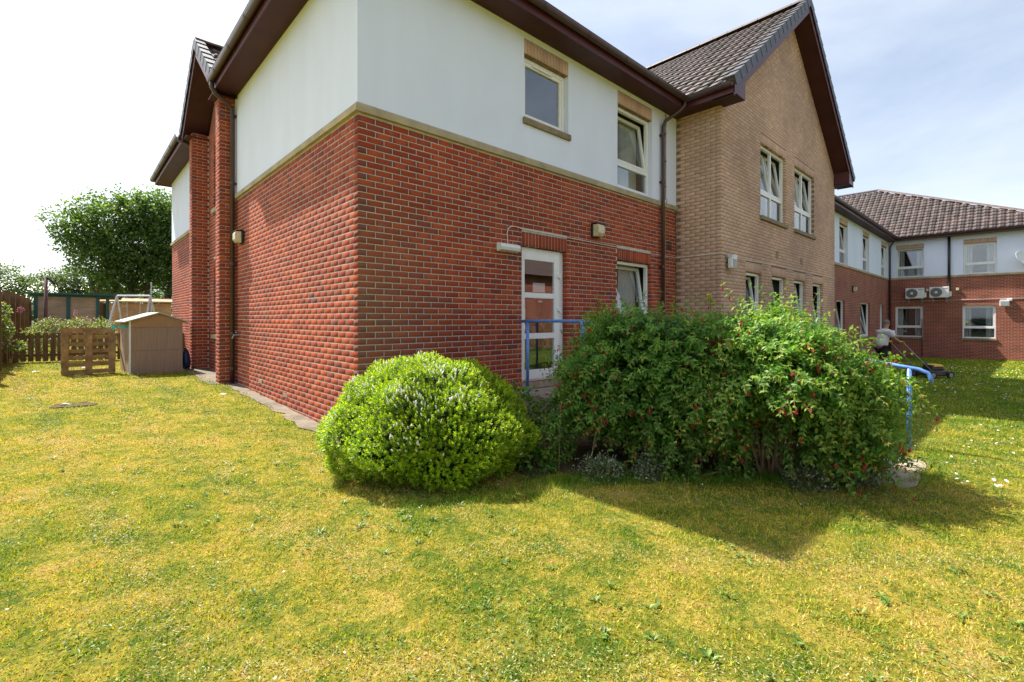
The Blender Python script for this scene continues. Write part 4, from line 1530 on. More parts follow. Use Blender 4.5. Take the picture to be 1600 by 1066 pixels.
def aircon(u, z, label):
    t = empty('air_conditioner', fH.p(u, 0, z))
    tag(t, label, 'air conditioner', 'air conditioners on the far wing')
    f0 = Frame((0, 0), fH.U, fH.N)
    w, h = 0.40, 0.29
    mb = MB(); mb.fbox(f0, -w, w, 0.08, 0.38, -h, h); mb.build('casing', M['whiteplastic'], t, bevel=0.02)
    mb = MB(); mb.fbox(f0, w + 0.001, w + 0.09, 0.12, 0.33, -h + .05, 0.03); mb.build('valve_cover', M['whiteplastic'], t, bevel=0.02)
    c = Vector(f0.p(-0.12, 0.381, 0))
    Mx = Matrix.Translation(c) @ Vector((fH.N[0], fH.N[1], 0)).to_track_quat('Z', 'Y').to_matrix().to_4x4()
    mb = MB(); mb.lathe([(0.001, 0.002), (0.235, 0.002), (0.245, 0.012), (0.25, 0.0)], Mx, 28); mb.build('fan_grille', M['acdark'], t)
    for k in range(1, 6):
        mb = MB(); r = 0.04 * k + 0.03
        mb.lathe([(r - 0.006, 0.012), (r, 0.018), (r + 0.006, 0.012)], Mx, 24); mb.build('grille_ring', M['greyplastic'], t)
    mb = MB(); mb.lathe([(0.001, 0.03), (0.06, 0.028), (0.066, 0.008)], Mx, 18); mb.build('hub', M['whiteplastic'], t)
    mb = MB(); mb.fbox(f0, 0.16, 0.34, 0.3805, 0.384, 0.17, 0.225); mb.build('name_plate', M['greyplastic'], t)
    for u_ in (-0.28, 0.28):
        mb = MB(); mb.fbox(f0, u_ - 0.02, u_ + 0.02, 0.001, 0.40, -h - 0.05, -h - 0.004); mb.fbox(f0, u_ - 0.02, u_ + 0.02, 0.001, 0.03, -h - 0.25, -h - 0.052)
        mb.build('bracket', M['greyplastic'], t)


M['acdark'] = plain('dark_grille', (0.10, 0.09, 0.088), 0.6, vary=0.2, scale=30)
aircon(1.22, 2.88, 'white air conditioner nearer the inner corner of the far wing')
aircon(2.24, 2.90, 'white air conditioner beside the black waste pipe on the far wing')
for u, lab in ((1.73, 'small cream isolator box between the two air conditioners'), (2.95, 'small cream isolator box right of the black waste pipe')):
    mb = MB(); f0 = fH; mb.fbox(fH, u - 0.06, u + 0.06, 0.002, 0.08, 2.98, 3.12); o = mb.build('switch_box', M['lampglass'], None, bevel=0.01)
    tag(o, lab, 'switch box')

t = empty('satellite_dish', fH.p(5.30, 0.0, 4.42))
tag(t, 'pale grey satellite dish on the white wall at the right edge', 'satellite dish')
f0 = Frame((0, 0), fH.U, fH.N)
aim = Vector((-0.55, -0.75, 0.45)).normalized()
c = Vector(f0.p(0, 0.42, 0))
Mx = Matrix.Translation(c) @ aim.to_track_quat('Z', 'Y').to_matrix().to_4x4()
mb = MB(); mb.lathe([(0.001, 0.0), (0.12, 0.01), (0.24, 0.035), (0.33, 0.068), (0.40, 0.105), (0.405, 0.100), (0.33, 0.06), (0.12, 0.0), (0.001, -0.01)], Mx, 28); mb.build('reflector', M['whiteplastic'], t, smooth=True)
mb = MB(); mb.tube([f0.p(0, 0.001, -0.1), f0.p(0, 0.3, -0.1), tuple(c - aim * 0.02)], 0.022, 8); mb.build('mount', M['greyplastic'], t)
tip = c + aim * 0.42 + Vector((0, 0, -0.12))
mb = MB(); mb.tube([tuple(c + Vector((0, 0, -0.33))), tuple(tip)], 0.014, 6); mb.build('arm', M['greyplastic'], t)
mb = MB(); mb.tube([tuple(tip + aim * 0.04), tuple(tip - aim * 0.08)], 0.03, 8); mb.build('receiver', M['blackpipe'], t)


# ================================================================== blue handrails
def handrail(name, label, rails, posts):
    t = empty(name, (posts[0][0], posts[0][1], Z(posts[0][0], posts[0][1])))
    tag(t, label, 'handrail', 'blue tube handrails of the ramp')
    t_inv = Vector((posts[0][0], posts[0][1], Z(posts[0][0], posts[0][1])))
    for r in rails:
        mb = MB(); mb.tube([Vector(p) - t_inv for p in r], 0.022, 12); mb.build('rail', M['bluepaint'], t, smooth=True)
    for (x, y, z0, z1) in posts:
        mb = MB(); mb.tube([Vector((x, y, z0)) - t_inv, Vector((x, y, z1)) - t_inv], 0.024, 12); mb.build('post', M['bluepaint'], t, smooth=True)
        mb = MB(); mb.tube([Vector((x, y, z0)) - t_inv, Vector((x, y, z0 + 0.012)) - t_inv], 0.05, 12); mb.build('base_plate', M['bluepaint'], t)


handrail('handrail', 'blue tube handrail in front of the white door, left side of the ramp',
         [[(2.47, -0.16, 1.40), (2.47, -0.6, 1.405), (2.47, -1.30, 1.405), (2.50, -1.45, 1.385), (2.62, -1.75, 1.34), (3.45, -4.05, 0.94)]],
         [(2.47, -0.32, 0.33, 1.39), (2.47, -1.34, 0.33, 1.39), (2.95, -2.66, 0.10, 1.16), (3.42, -4.0, -0.06, 0.94)])
handrail('handrail', 'blue tube handrail with a bent end by the paving slabs, right side of the ramp',
         [[(4.55, -0.20, 1.40), (4.55, -1.30, 1.40), (4.55, -1.6, 1.36), (4.55, -4.28, 0.895), (4.55, -4.48, 0.865), (4.55, -4.56, 0.83), (4.55, -4.585, 0.77), (4.55, -4.59, 0.73)]],
         [(4.55, -0.45, 0.33, 1.39), (4.55, -1.34, 0.33, 1.39), (4.52, -2.8, 0.10, 1.14), (4.55, -4.40, Z(4.55, -4.4), 0.87)])


# ================================================================== foliage helpers
def leaves(P, D, Nn, Ln, Wd, rnd, fold=0.25, curl=0.15):
    """P base, D direction, Nn blade normal, lengths, widths -> folded pointed leaves: 4 quads-as-tris"""
    n = len(P)
    D = D / np.linalg.norm(D, axis=1, keepdims=True)
    S = np.cross(D, Nn)
    S /= np.maximum(1e-6, np.linalg.norm(S, axis=1, keepdims=True))
    Nn = np.cross(S, D)
    Ln, Wd = Ln[:, None], Wd[:, None]
    V_ = np.zeros((n, 6, 3))
    V_[:, 0] = P
    V_[:, 1] = P + D * Ln * 0.42 + S * Wd * 0.5 + Nn * Wd * fold
    V_[:, 2] = P + D * Ln * 0.42 - S * Wd * 0.5 + Nn * Wd * fold
    V_[:, 3] = P + D * Ln * 0.5
    V_[:, 4] = P + D * Ln - Nn * Ln * curl
    V_[:, 5] = P + D * Ln * 0.42
    F_ = np.array([(0, 3, 1), (0, 2, 3), (1, 3, 4), (3, 2, 4)])
    faces = (np.arange(n)[:, None, None] * 6 + F_[None]).reshape(-1, 3)
    along = np.array([0, .5, .5, .5, 1, .5])
    UV = np.stack([np.repeat(rnd[:, None], 6, 1), np.repeat(along[None], n, 0)], -1)
    uv = UV[np.arange(n)[:, None, None], F_[None]].reshape(-1, 2)
    return V_.reshape(-1, 3), faces, uv


def leaves2(P, D, Nn, Ln, Wd, rnd):
    """cheap rhombic leaf: two triangles"""
    n = len(P)
    D = D / np.linalg.norm(D, axis=1, keepdims=True)
    S = np.cross(D, Nn)
    S /= np.maximum(1e-6, np.linalg.norm(S, axis=1, keepdims=True))
    V_ = np.zeros((n, 4, 3))
    V_[:, 0] = P
    V_[:, 1] = P + D * (Ln * 0.5)[:, None] + S * (Wd * 0.5)[:, None]
    V_[:, 2] = P + D * Ln[:, None]
    V_[:, 3] = P + D * (Ln * 0.5)[:, None] - S * (Wd * 0.5)[:, None]
    F_ = np.array([(0, 1, 2), (0, 2, 3)])
    faces = (np.arange(n)[:, None, None] * 4 + F_[None]).reshape(-1, 3)
    UV = np.repeat(np.stack([rnd, rnd * 0], -1)[:, None], 6, 1).reshape(-1, 2)
    return V_.reshape(-1, 3), faces, UV


def unit(n):
    v = RNG.normal(size=(n, 3))
    return v / np.linalg.norm(v, axis=1, keepdims=True)


def lump(d, k, seed, amp):
    """smooth lumpy radius factor on directions"""
    r = np.random.default_rng(seed)
    c = r.normal(size=(k, 3)); c /= np.linalg.norm(c, axis=1, keepdims=True)
    w = r.uniform(0.5, 1.0, k)
    dot = d @ c.T
    return 1 + amp * (np.max(w * np.exp((dot - 1) * 28), axis=1) - 0.45)


# ---- hebe: clipped dome of small bright leaves with white flower spikes
HEBE = [(0.0, 0.10, 0.05, 0.98, 0.88, 1.06), (0.52, 0.42, 0.0, 0.80, 0.75, 0.98)]
hx, hy = 0.10, -1.40


def hebe():
    t = empty('hebe_shrub', (hx, hy, Z(hx, hy)))
    tag(t, 'rounded bright green shrub with white flower spikes at the building corner', 'shrub')
    rz = CAM_AZ - rad(90)
    ca, sa = math.cos(rz), math.sin(rz)
    n = 11500
    d = unit(n * 2)
    d = d[d[:, 2] > -0.42][:n]
    n = len(d)
    L1 = lump(d, 60, 3, 0.22)
    L2 = lump(d, 700, 5, 0.075)
    r = L1 * L2
    cut = np.where(d[:, 2] < 0, 1 - 0.25 * (-d[:, 2]), 1.0)
    loc = np.stack([d[:, 0] * 0.94 * r * cut, d[:, 1] * 0.90 * r * cut, 0.34 + np.where(d[:, 2] > 0, 0.66 * d[:, 2], 0.70 * d[:, 2]) * r], -1)
    loc[:, 2] = np.maximum(loc[:, 2], 0.05)
    # a lower shoulder towards the right and back
    loc[:, 2] *= 1 - 0.10 * np.clip(loc[:, 0], 0, 1)
    P = np.stack([loc[:, 0] * ca - loc[:, 1] * sa, loc[:, 0] * sa + loc[:, 1] * ca, loc[:, 2]], -1)
    nd = np.stack([d[:, 0] * ca - d[:, 1] * sa, d[:, 0] * sa + d[:, 1] * ca, d[:, 2]], -1)
    # added solid dark core inside the leaves so nothing behind shows through
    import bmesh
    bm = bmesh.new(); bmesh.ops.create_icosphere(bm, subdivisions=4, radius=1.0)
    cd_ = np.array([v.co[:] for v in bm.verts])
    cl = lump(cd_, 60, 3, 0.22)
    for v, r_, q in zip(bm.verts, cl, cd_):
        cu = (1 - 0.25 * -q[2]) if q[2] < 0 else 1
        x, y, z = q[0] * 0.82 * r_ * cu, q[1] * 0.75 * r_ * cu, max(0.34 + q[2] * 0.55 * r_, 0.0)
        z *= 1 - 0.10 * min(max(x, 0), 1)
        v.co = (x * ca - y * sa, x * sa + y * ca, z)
    me = bpy.data.meshes.new('dark_inner_core'); bm.to_mesh(me); bm.free()
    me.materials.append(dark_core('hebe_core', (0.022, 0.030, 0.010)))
    o = bpy.data.objects.new('dark_inner_core', me); COL.objects.link(o); o.parent = t
    # rosettes
    k = 11
    up = np.array([0, 0, 1.0])
    ax = nd + 0.55 * up + RNG.normal(0, 0.22, nd.shape)
    ax /= np.linalg.norm(ax, axis=1, keepdims=True)
    keep = RNG.random(n) > 0.16 * (L1 < 0.93)
    P, nd, ax, L1k = P[keep], nd[keep], ax[keep], L1[keep]
    n = len(P)
    ref = np.cross(ax, RNG.normal(size=(n, 3))); ref /= np.linalg.norm(ref, axis=1, keepdims=True)
    bi = np.cross(ax, ref)
    Ps, Ds, Ns, Ls, Ws, Rs = [], [], [], [], [], []
    shoot = RNG.random(n)
    inset = RNG.uniform(-0.05, 0.012, n)
    for q in range(k):
        a = q * 2.4 + RNG.uniform(0, 0.5, n)
        el = 0.25 + 0.95 * (q / k) + RNG.normal(0, 0.12, n)
        rad_ = ref * np.cos(a)[:, None] + bi * np.sin(a)[:, None]
        D = rad_ * np.cos(el)[:, None] + ax * np.sin(el)[:, None]
        Ps.append(P + nd * inset[:, None] + ax * (0.004 * q - 0.02)); Ds.append(D); Ns.append(ax * np.cos(el)[:, None] - rad_ * np.sin(el)[:, None])
        Ls.append(RNG.uniform(0.017, 0.029, n)); Ws.append(RNG.uniform(0.0075, 0.0115, n))
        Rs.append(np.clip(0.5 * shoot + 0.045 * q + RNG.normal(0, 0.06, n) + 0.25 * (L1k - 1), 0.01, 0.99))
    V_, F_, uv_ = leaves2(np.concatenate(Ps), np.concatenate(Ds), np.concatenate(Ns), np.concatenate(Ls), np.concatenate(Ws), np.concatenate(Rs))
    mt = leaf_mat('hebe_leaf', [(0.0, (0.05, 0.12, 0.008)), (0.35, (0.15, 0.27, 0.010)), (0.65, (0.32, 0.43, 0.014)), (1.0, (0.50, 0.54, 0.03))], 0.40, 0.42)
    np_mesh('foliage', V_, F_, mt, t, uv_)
    # white spikes in patches
    r2 = np.random.default_rng(21)
    seeds = [(-0.55, -0.35, 0.62), (-0.15, -0.62, 0.60), (0.05, -0.75, 0.48), (-0.35, -0.1, 0.9), (-0.1, 0.05, 1.0), (0.15, -0.35, 0.85), (0.3, -0.6, 0.6), (-0.05, -0.9, 0.2), (-0.75, -0.45, 0.25), (0.1, 0.5, 0.8)]
    sd_ = np.array(seeds); sd_ /= np.linalg.norm(sd_, axis=1, keepdims=True)
    dl = np.stack([nd[:, 0] * ca + nd[:, 1] * sa, -nd[:, 0] * sa + nd[:, 1] * ca, nd[:, 2]], -1)
    near = (dl @ sd_.T).max(1)
    pr = np.clip((near - 0.975) / 0.025, 0, 1) ** 1.1 * 0.26 + 0.004
    idx = np.where(r2.random(n) < pr)[0]
    A, Dd = P[idx] + nd[idx] * 0.004, ax[idx] * 0.75 + 0.45 * up + r2.normal(0, 0.18, (len(idx), 3))
    Dd /= np.linalg.norm(Dd, axis=1, keepdims=True)
    Vs, Fs = [], []
    for a_, d_ in zip(A, Dd):
        ln = r2.uniform(0.022, 0.05)
        s_ = np.cross(d_, [0.3, 0.5, 0.1]); s_ /= np.linalg.norm(s_); b_ = np.cross(d_, s_)
        base = len(Vs) * 1
        pts = []
        for h, rr in ((0.0, 0.0035), (0.25, 0.0070), (0.7, 0.0052), (1.0, 0.001)):
            for q in range(5):
                an = 2 * math.pi * q / 5 + h * 2
                pts.append(a_ + d_ * ln * h + (s_ * math.cos(an) + b_ * math.sin(an)) * rr * r2.uniform(.6, 1.4))
        o_ = len(Vs); Vs += pts
        for h in range(3):
            for q in range(5):
                Fs.append((o_ + h * 5 + q, o_ + h * 5 + (q + 1) % 5, o_ + h * 5 + 5 + (q + 1) % 5, o_ + h * 5 + 5 + q))
    fo = np_mesh('flower_spikes', np.array(Vs), np.array(Fs), plain('white_flower', (0.86, 0.84, 0.78), 0.8, vary=0.08), t)
    fo['kind'] = 'stuff'


hebe()

M['fuchsia_leaf'] = leaf_mat('fuchsia_leaf', [(0.0, (0.036, 0.115, 0.018)), (0.4, (0.085, 0.205, 0.028)), (0.75, (0.18, 0.31, 0.042)), (1.0, (0.42, 0.46, 0.08))], 0.42, 0.42, spec=0.3)
M['fuchsia_red'] = leaf_mat('fuchsia_flower', [(0.0, (0.35, 0.004, 0.018)), (1.0, (0.55, 0.012, 0.05))], 0.3, 0.4, (1.4, 1.0, 1.0))


def flower_local():
    """hanging flower: tube, four spread sepals, purple skirt, stamens"""
    mb = MB()
    I = Matrix.Identity(4)
    mb.lathe([(0.0015, 0.0), (0.0028, -0.006), (0.003, -0.014)], I, 5)
    for q in range(4):
        a = q * math.pi / 2
        c, s = math.cos(a), math.sin(a)
        mb.quad((0.002 * c, 0.002 * s, -0.013), (0.009 * c - 0.003 * s, 0.009 * s + 0.003 * c, -0.020), (0.014 * c, 0.014 * s, -0.031), (0.009 * c + 0.003 * s, 0.009 * s - 0.003 * c, -0.020))
    mb.lathe([(0.002, -0.014), (0.0062, -0.02), (0.005, -0.028)], I, 5)
    mb.tube([(0, 0, -0.026), (0.001, 0, -0.046)], 0.0009, 3)
    return np.array(mb.v), mb.f


def fuchsia(name, label, cx, cy, rx, ry, h, seed, nshoot, base_tilt, sun_side, z_low=0.22, sprays=()):
    r2 = np.random.default_rng(seed)
    t = empty(name, (cx, cy, Z(cx, cy)))
    tag(t, label, 'bush', 'fuchsia bushes in front of the building')
    rz = CAM_AZ - rad(90)
    ca, sa = math.cos(rz), math.sin(rz)

    def rot(v): return np.stack([v[..., 0] * ca - v[..., 1] * sa, v[..., 0] * sa + v[..., 1] * ca, v[..., 2]], -1)
    # main stems from the base, arching out
    br = MB()
    for k in range(38 if sun_side else 24):
        a = r2.uniform(0, 2 * math.pi)
        rr = math.sqrt(r2.random())
        e = np.array([math.cos(a) * rx * 0.8 * rr, math.sin(a) * ry * 0.8 * rr, h * (0.62 + 0.25 * (1 - rr ** 2))])
        b0 = np.array([r2.normal(0, 0.16), r2.normal(0, 0.14), -0.02])
        m1 = b0 + (e - b0) * 0.35 + np.array([0, 0, 0.16]) + r2.normal(0, 0.04, 3)
        m2 = b0 + (e - b0) * 0.7 + np.array([0, 0, 0.12]) + r2.normal(0, 0.05, 3)
        pts = [tuple(rot(p)) for p in (b0, m1, m2, e)]
        br.tube(pts, [r2.uniform(0.011, 0.02), 0.011, 0.007, 0.003], 6, cap=False)
        for q in range(3):
            p0 = m1 + (m2 - m1) * r2.random()
            p1 = p0 + np.array([r2.normal(0, 0.22), r2.normal(0, 0.22), r2.uniform(0.0, 0.22)])
            br.tube([tuple(rot(p0)), tuple(rot((p0 + p1) / 2 + r2.normal(0, 0.02, 3))), tuple(rot(p1))], [0.006, 0.004, 0.002], 5, cap=False)
    br.build('stems', M['twig'], t, smooth=False)
    # shoots: start inside the crown, grow outwards and up, then arch over
    n = nshoot
    d = r2.normal(size=(n * 3, 3)); d /= np.linalg.norm(d, axis=1, keepdims=True)
    d = d[d[:, 2] > -0.93][:n]
    if sun_side:   # open window low on the near side where the bare stems show
        d = d[~((d[:, 2] < 0.05) & (d[:, 1] < -0.15) & (np.abs(d[:, 0] + 0.42) < 0.26) & (r2.random(len(d)) < 0.80))]
    n = len(d)
    lum = lump(d, 34, seed + 1, 0.42)
    frac = np.where(r2.random(n) < 0.72, r2.uniform(0.80, 1.0, n), r2.uniform(0.45, 0.85, n)) * lum
    thin = (d[:, 2] < -0.1) & (d[:, 1] < -0.2) & (np.abs(d[:, 0] + 0.35) < 0.35) & bool(sun_side)
    frac = np.where(thin & (r2.random(n) < 0.8), frac * 0.35, frac)
    hz = h * 0.5
    P0 = np.stack([d[:, 0] * rx * frac, d[:, 1] * ry * frac, hz + 0.08 + d[:, 2] * (h * 0.46) * frac], -1)
    P0[:, 0] *= 1 + (0.52 if not sun_side else 0.30) * np.clip(0.55 - P0[:, 2] / h, 0, 0.5) * 2 * (P0[:, 0] < 0)
    if sun_side:
        P0[:, 2] *= 1 - 0.30 * np.clip(P0[:, 0] / rx - 0.1, 0, 1)
    low = P0[:, 2] < z_low
    P0[low, 2] = z_low + r2.uniform(0, 0.2, low.sum())
    G = d * np.array([1, 1, 0.55]) + np.array([0, 0, 0.42]) + r2.normal(0, 0.33, (n, 3))
    G /= np.linalg.norm(G, axis=1, keepdims=True)
    SL = r2.uniform(0.13, 0.30, n) * np.where(r2.random(n) < 0.16, 1.75, 1)
    tone = r2.random(n) * 0.9 + (0.28 if sun_side else 0.0)  # sunlit look of the right bush put into its leaf colour, lighter and yellower
    for (sx_, sy_, sz_, gx_, gy_, gz_, sl_) in sprays:
        P0 = np.vstack([P0, [[sx_, sy_, sz_]]]); g_ = np.array([gx_, gy_, gz_]); G = np.vstack([G, [g_ / np.linalg.norm(g_)]])
        SL = np.append(SL, sl_); tone = np.append(tone, 0.8)
    n = len(P0)
    P0, G = rot(P0), rot(G)
    nodes = 8
    Ps, Ds, Ns, Ls, Ws, Rs = [], [], [], [], [], []
    tw = MB()
    pos = P0.copy()
    dirn = G.copy()
    track = [pos.copy()]
    side = np.cross(G, r2.normal(size=(n, 3))); side /= np.linalg.norm(side, axis=1, keepdims=True)
    for q in range(nodes):
        step = (SL / nodes)[:, None]
        dirn = dirn + np.array([0, 0, -0.13])
        dirn /= np.linalg.norm(dirn, axis=1, keepdims=True)
        pos = pos + dirn * step
        track.append(pos.copy())
        side = np.cross(dirn, side); side /= np.linalg.norm(side, axis=1, keepdims=True)     # opposite pairs, turned at each node
        for s_ in (1, -1):
            D = side * s_ * 0.9 + dirn * 0.45 + np.array([0, 0, -0.28]) + r2.normal(0, 0.16, (n, 3))
            Nn = dirn * 0.5 + np.array([0, 0, 0.9]) + r2.normal(0, 0.25, (n, 3))
            sz = (1 - 0.45 * (q / nodes) ** 2)
            Ps.append(pos.copy()); Ds.append(D); Ns.append(Nn)
            Ls.append(r2.uniform(0.042, 0.074, n) * sz); Ws.append(r2.uniform(0.023, 0.036, n) * sz)
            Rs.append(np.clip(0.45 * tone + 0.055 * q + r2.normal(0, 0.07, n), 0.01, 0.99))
    # tip
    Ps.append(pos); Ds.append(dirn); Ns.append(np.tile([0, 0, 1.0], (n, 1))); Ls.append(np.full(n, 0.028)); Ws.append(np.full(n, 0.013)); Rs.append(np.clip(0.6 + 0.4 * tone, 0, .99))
    V_, F_, uv_ = leaves(np.concatenate(Ps), np.concatenate(Ds), np.concatenate(Ns), np.concatenate(Ls), np.concatenate(Ws), np.concatenate(Rs))
    np_mesh('foliage', V_, F_, M['fuchsia_leaf'], t, uv_)
    # twigs of the shoots: thin three-sided, reddish
    tr = np.stack(track, 1)[:, ::2]
    m_ = tr.shape[1]
    offs = np.array([[0.0016, 0, 0], [-0.0008, 0.0014, 0], [-0.0008, -0.0014, 0]])
    TVs = (tr[:, :, None] + offs[None, None]).reshape(-1, 3)
    Fq = []
    for a in range(m_ - 1):
        for q in range(3):
            Fq.append((a * 3 + q, a * 3 + (q + 1) % 3, a * 3 + 3 + (q + 1) % 3, a * 3 + 3 + q))
    Fq = np.array(Fq)
    TFs = (np.arange(n)[:, None, None] * (m_ * 3) + Fq[None]).reshape(-1, 4)
    np_mesh('shoots', TVs, TFs, M['redtwig'], t)
    # hanging flowers
    fv, ff = flower_local()
    out = np.where((frac[:] > 0.86) if len(frac) == n else np.append(frac > 0.86, [True] * (n - len(frac))))[0]
    pick = r2.choice(out, size=min(len(out), int(nshoot * 0.085)), replace=False)
    Vf, Ff, o_ = [], [], 0
    for p in pick:
        for c in range(r2.integers(1, 4)):
            a = tr[p, r2.integers(1, m_)] + r2.normal(0, 0.012, 3) + np.array([0, 0, -0.012])
            s_ = r2.uniform(0.9, 1.5)
            ang = r2.uniform(0, 6.28)
            cR, sR = math.cos(ang), math.sin(ang)
            tl = r2.normal(0, 0.25, 2)
            v = fv * s_
            v = np.stack([v[:, 0] * cR - v[:, 1] * sR + v[:, 2] * tl[0], v[:, 0] * sR + v[:, 1] * cR + v[:, 2] * tl[1], v[:, 2]], -1)
            Vf.append(v + a)
            Ff += [tuple(i + o_ for i in f) for f in ff]
            o_ += len(fv)
    me = bpy.data.meshes.new('flowers'); me.from_pydata(np.concatenate(Vf).tolist(), [], Ff)
    me.materials.append(M['fuchsia_red'])
    uvl = me.uv_layers.new(name='UVMap')
    uvl.data.foreach_set('uv', r2.random(len(me.loops) * 2).astype(np.float32))
    o = bpy.data.objects.new('flowers', me); COL.objects.link(o); o.parent = t
    return t


M['redtwig'] = plain('red_brown_twig', (0.20, 0.065, 0.045), 0.7, vary=0.3, scale=30)
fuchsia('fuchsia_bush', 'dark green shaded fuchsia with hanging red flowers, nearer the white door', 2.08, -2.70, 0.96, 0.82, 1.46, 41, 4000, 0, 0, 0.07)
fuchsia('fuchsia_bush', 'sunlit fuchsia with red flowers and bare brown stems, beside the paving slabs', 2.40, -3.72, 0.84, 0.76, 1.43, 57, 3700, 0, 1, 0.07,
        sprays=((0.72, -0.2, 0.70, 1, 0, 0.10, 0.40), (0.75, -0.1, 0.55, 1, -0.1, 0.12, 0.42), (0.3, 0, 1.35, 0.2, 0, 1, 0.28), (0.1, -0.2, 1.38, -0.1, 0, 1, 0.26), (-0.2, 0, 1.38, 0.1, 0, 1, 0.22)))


# sycamore seedling with yellow leaves sticking out of the bushes
def seedling(cx, cy, h, label, r2):
    t = empty('seedling', (cx, cy, Z(cx, cy)))
    tag(t, label, 'seedling')
    mb = MB(); mb.tube([(0, 0, 0), (0.02, 0.01, h * 0.6), (0, 0, h)], [0.006, 0.005, 0.003], 6); mb.build('stem', M['redtwig'], t)
    n = 13
    P = np.tile([0, 0, h], (n, 1)) + r2.normal(0, 0.012, (n, 3)) - np.array([0, 0, 1]) * r2.uniform(0, 0.12, n)[:, None]
    a = np.arange(n) * 2.4
    D = np.stack([np.cos(a), np.sin(a), r2.uniform(-0.1, 0.35, n)], -1)
    V_, F_, uv_ = leaves(P, D, np.tile([0, 0, 1.0], (n, 1)), r2.uniform(0.055, 0.085, n), r2.uniform(0.045, 0.06, n), r2.random(n))
    np_mesh('leaves', V_, F_, leaf_mat('yellow_leaf', [(0, (0.30, 0.33, 0.03)), (1, (0.52, 0.46, 0.05))], 0.4), t, uv_)


rs = np.random.default_rng(5)
seedling(2.62, -2.98, 1.72, 'yellow-leaved seedling poking out above the fuchsias', rs)
seedling(3.62, -3.55, 1.52, 'smaller yellow-green seedling at the right shoulder of the sunlit fuchsia', rs)

# ---- low variegated euonymus along the bed edge
M['euon'] = leaf_mat('variegated_leaf', [(0.0, (0.05, 0.085, 0.03)), (0.5, (0.12, 0.16, 0.07)), (0.70, (0.28, 0.30, 0.20)), (1.0, (0.42, 0.42, 0.31))], 0.25, 0.4)


def euonymus(cx, cy, r, h, label, seed):
    r2 = np.random.default_rng(seed)
    t = empty('variegated_shrub', (cx, cy, Z(cx, cy)))
    tag(t, label, 'shrub', 'low variegated shrubs along the bed')
    n = 1500
    d = r2.normal(size=(n, 3)); d /= np.linalg.norm(d, axis=1, keepdims=True)
    d[:, 2] = np.abs(d[:, 2])
    f = r2.uniform(0.45, 1.0, n) * lump(d, 18, seed, 0.5)
    P = d * np.array([r, r, h]) * f[:, None]
    D = d + r2.normal(0, 0.6, (n, 3)) + np.array([0, 0, 0.3])
    V_, F_, uv_ = leaves(P, D, r2.normal(0, 0.4, (n, 3)) + np.array([0, 0, 1.0]), r2.uniform(0.018, 0.034, n), r2.uniform(0.011, 0.019, n), r2.random(n))
    np_mesh('foliage', V_, F_, M['euon'], t, uv_)
    mb = MB()
    for k in range(12):
        e = d[k] * np.array([r, r, h]) * 0.8
        mb.tube([(0, 0, -0.01), tuple(e * 0.5 + r2.normal(0, 0.02, 3)), tuple(e)], [0.006, 0.004, 0.002], 5, cap=False)
    mb.build('stems', M['twig'], t)


euonymus(1.02, -2.72, 0.24, 0.26, 'low white-edged shrub under the shaded fuchsia', 61)
euonymus(1.33, -3.00, 0.20, 0.22, 'second low white-edged shrub, between the two fuchsias', 62)
euonymus(2.18, -4.02, 0.27, 0.26, 'low white-edged shrub below the bare stems of the sunlit fuchsia', 63)
euonymus(2.55, -4.22, 0.27, 0.30, 'white-edged shrub next to the paving slabs', 64)


# ================================================================== lawn growth
def in_home(x, y):
    m = (x > -0.02) & (y > -0.02) & (x < 33)
    m |= (x > 7.4) & (x < 16.3) & (y > -1.03)
    m |= (x > 32.4) & (y > -6.7)
    m |= (x > -0.32) & (x < 0.1) & (y > 5.58) & (y < 8.95)
    return m


def in_hard(x, y):
    m = (x > -0.19 + 0.04 * np.sin(y * 5)) & (x < 0.1) & (y > -0.05) & (y < 5.6)
    m |= (x > 2.40) & (x < 4.64) & (y < 0.02) & (y > -4.26)
    m |= (x > 3.46) & (x < 3.90) & (y > -4.56) & (y < -4.2)
    m |= (x > 2.82) & (x < 3.33) & (y > -4.56) & (y < -4.2)
    return m


def in_bed(x, y):
    return (x > 0.4) & (x < 2.8) & (y < 0.02) & (y > -2.28 - 0.80 * (x - 0.4))


def sample(dens, d0, d1, wide=1.22):
    """points on the lawn in the wedge before the camera, density per m2 at distance d"""
    N_ = 4000
    dd = np.linspace(d0, d1, N_)
    w = 2 * (800 / 740) * wide * dd * dens(dd)
    tot = np.trapezoid(w, dd) if hasattr(np, 'trapezoid') else np.trapz(w, dd)
    cdf = np.cumsum(w); cdf /= cdf[-1]
    n = int(tot)
    d = np.interp(RNG.random(n), cdf, dd)
    l = RNG.uniform(-1, 1, n) * (800 / 740) * wide * d
    x = CAM[0] + FV[0] * d + RV[0] * l
    y = CAM[1] + FV[1] * d + RV[1] * l
    return x, y, d


def hfield(x, y, s, seed):
    """cheap smooth noise field 0..1 by summed sines"""
    r = np.random.default_rng(seed)
    v = np.zeros_like(x)
    for k in range(7):
        a = r.uniform(0, 6.28); f = s * r.uniform(0.6, 1.9)
        v += np.sin((x * math.cos(a) + y * math.sin(a)) * f + r.uniform(0, 6.28))
    return 0.5 + v / 9


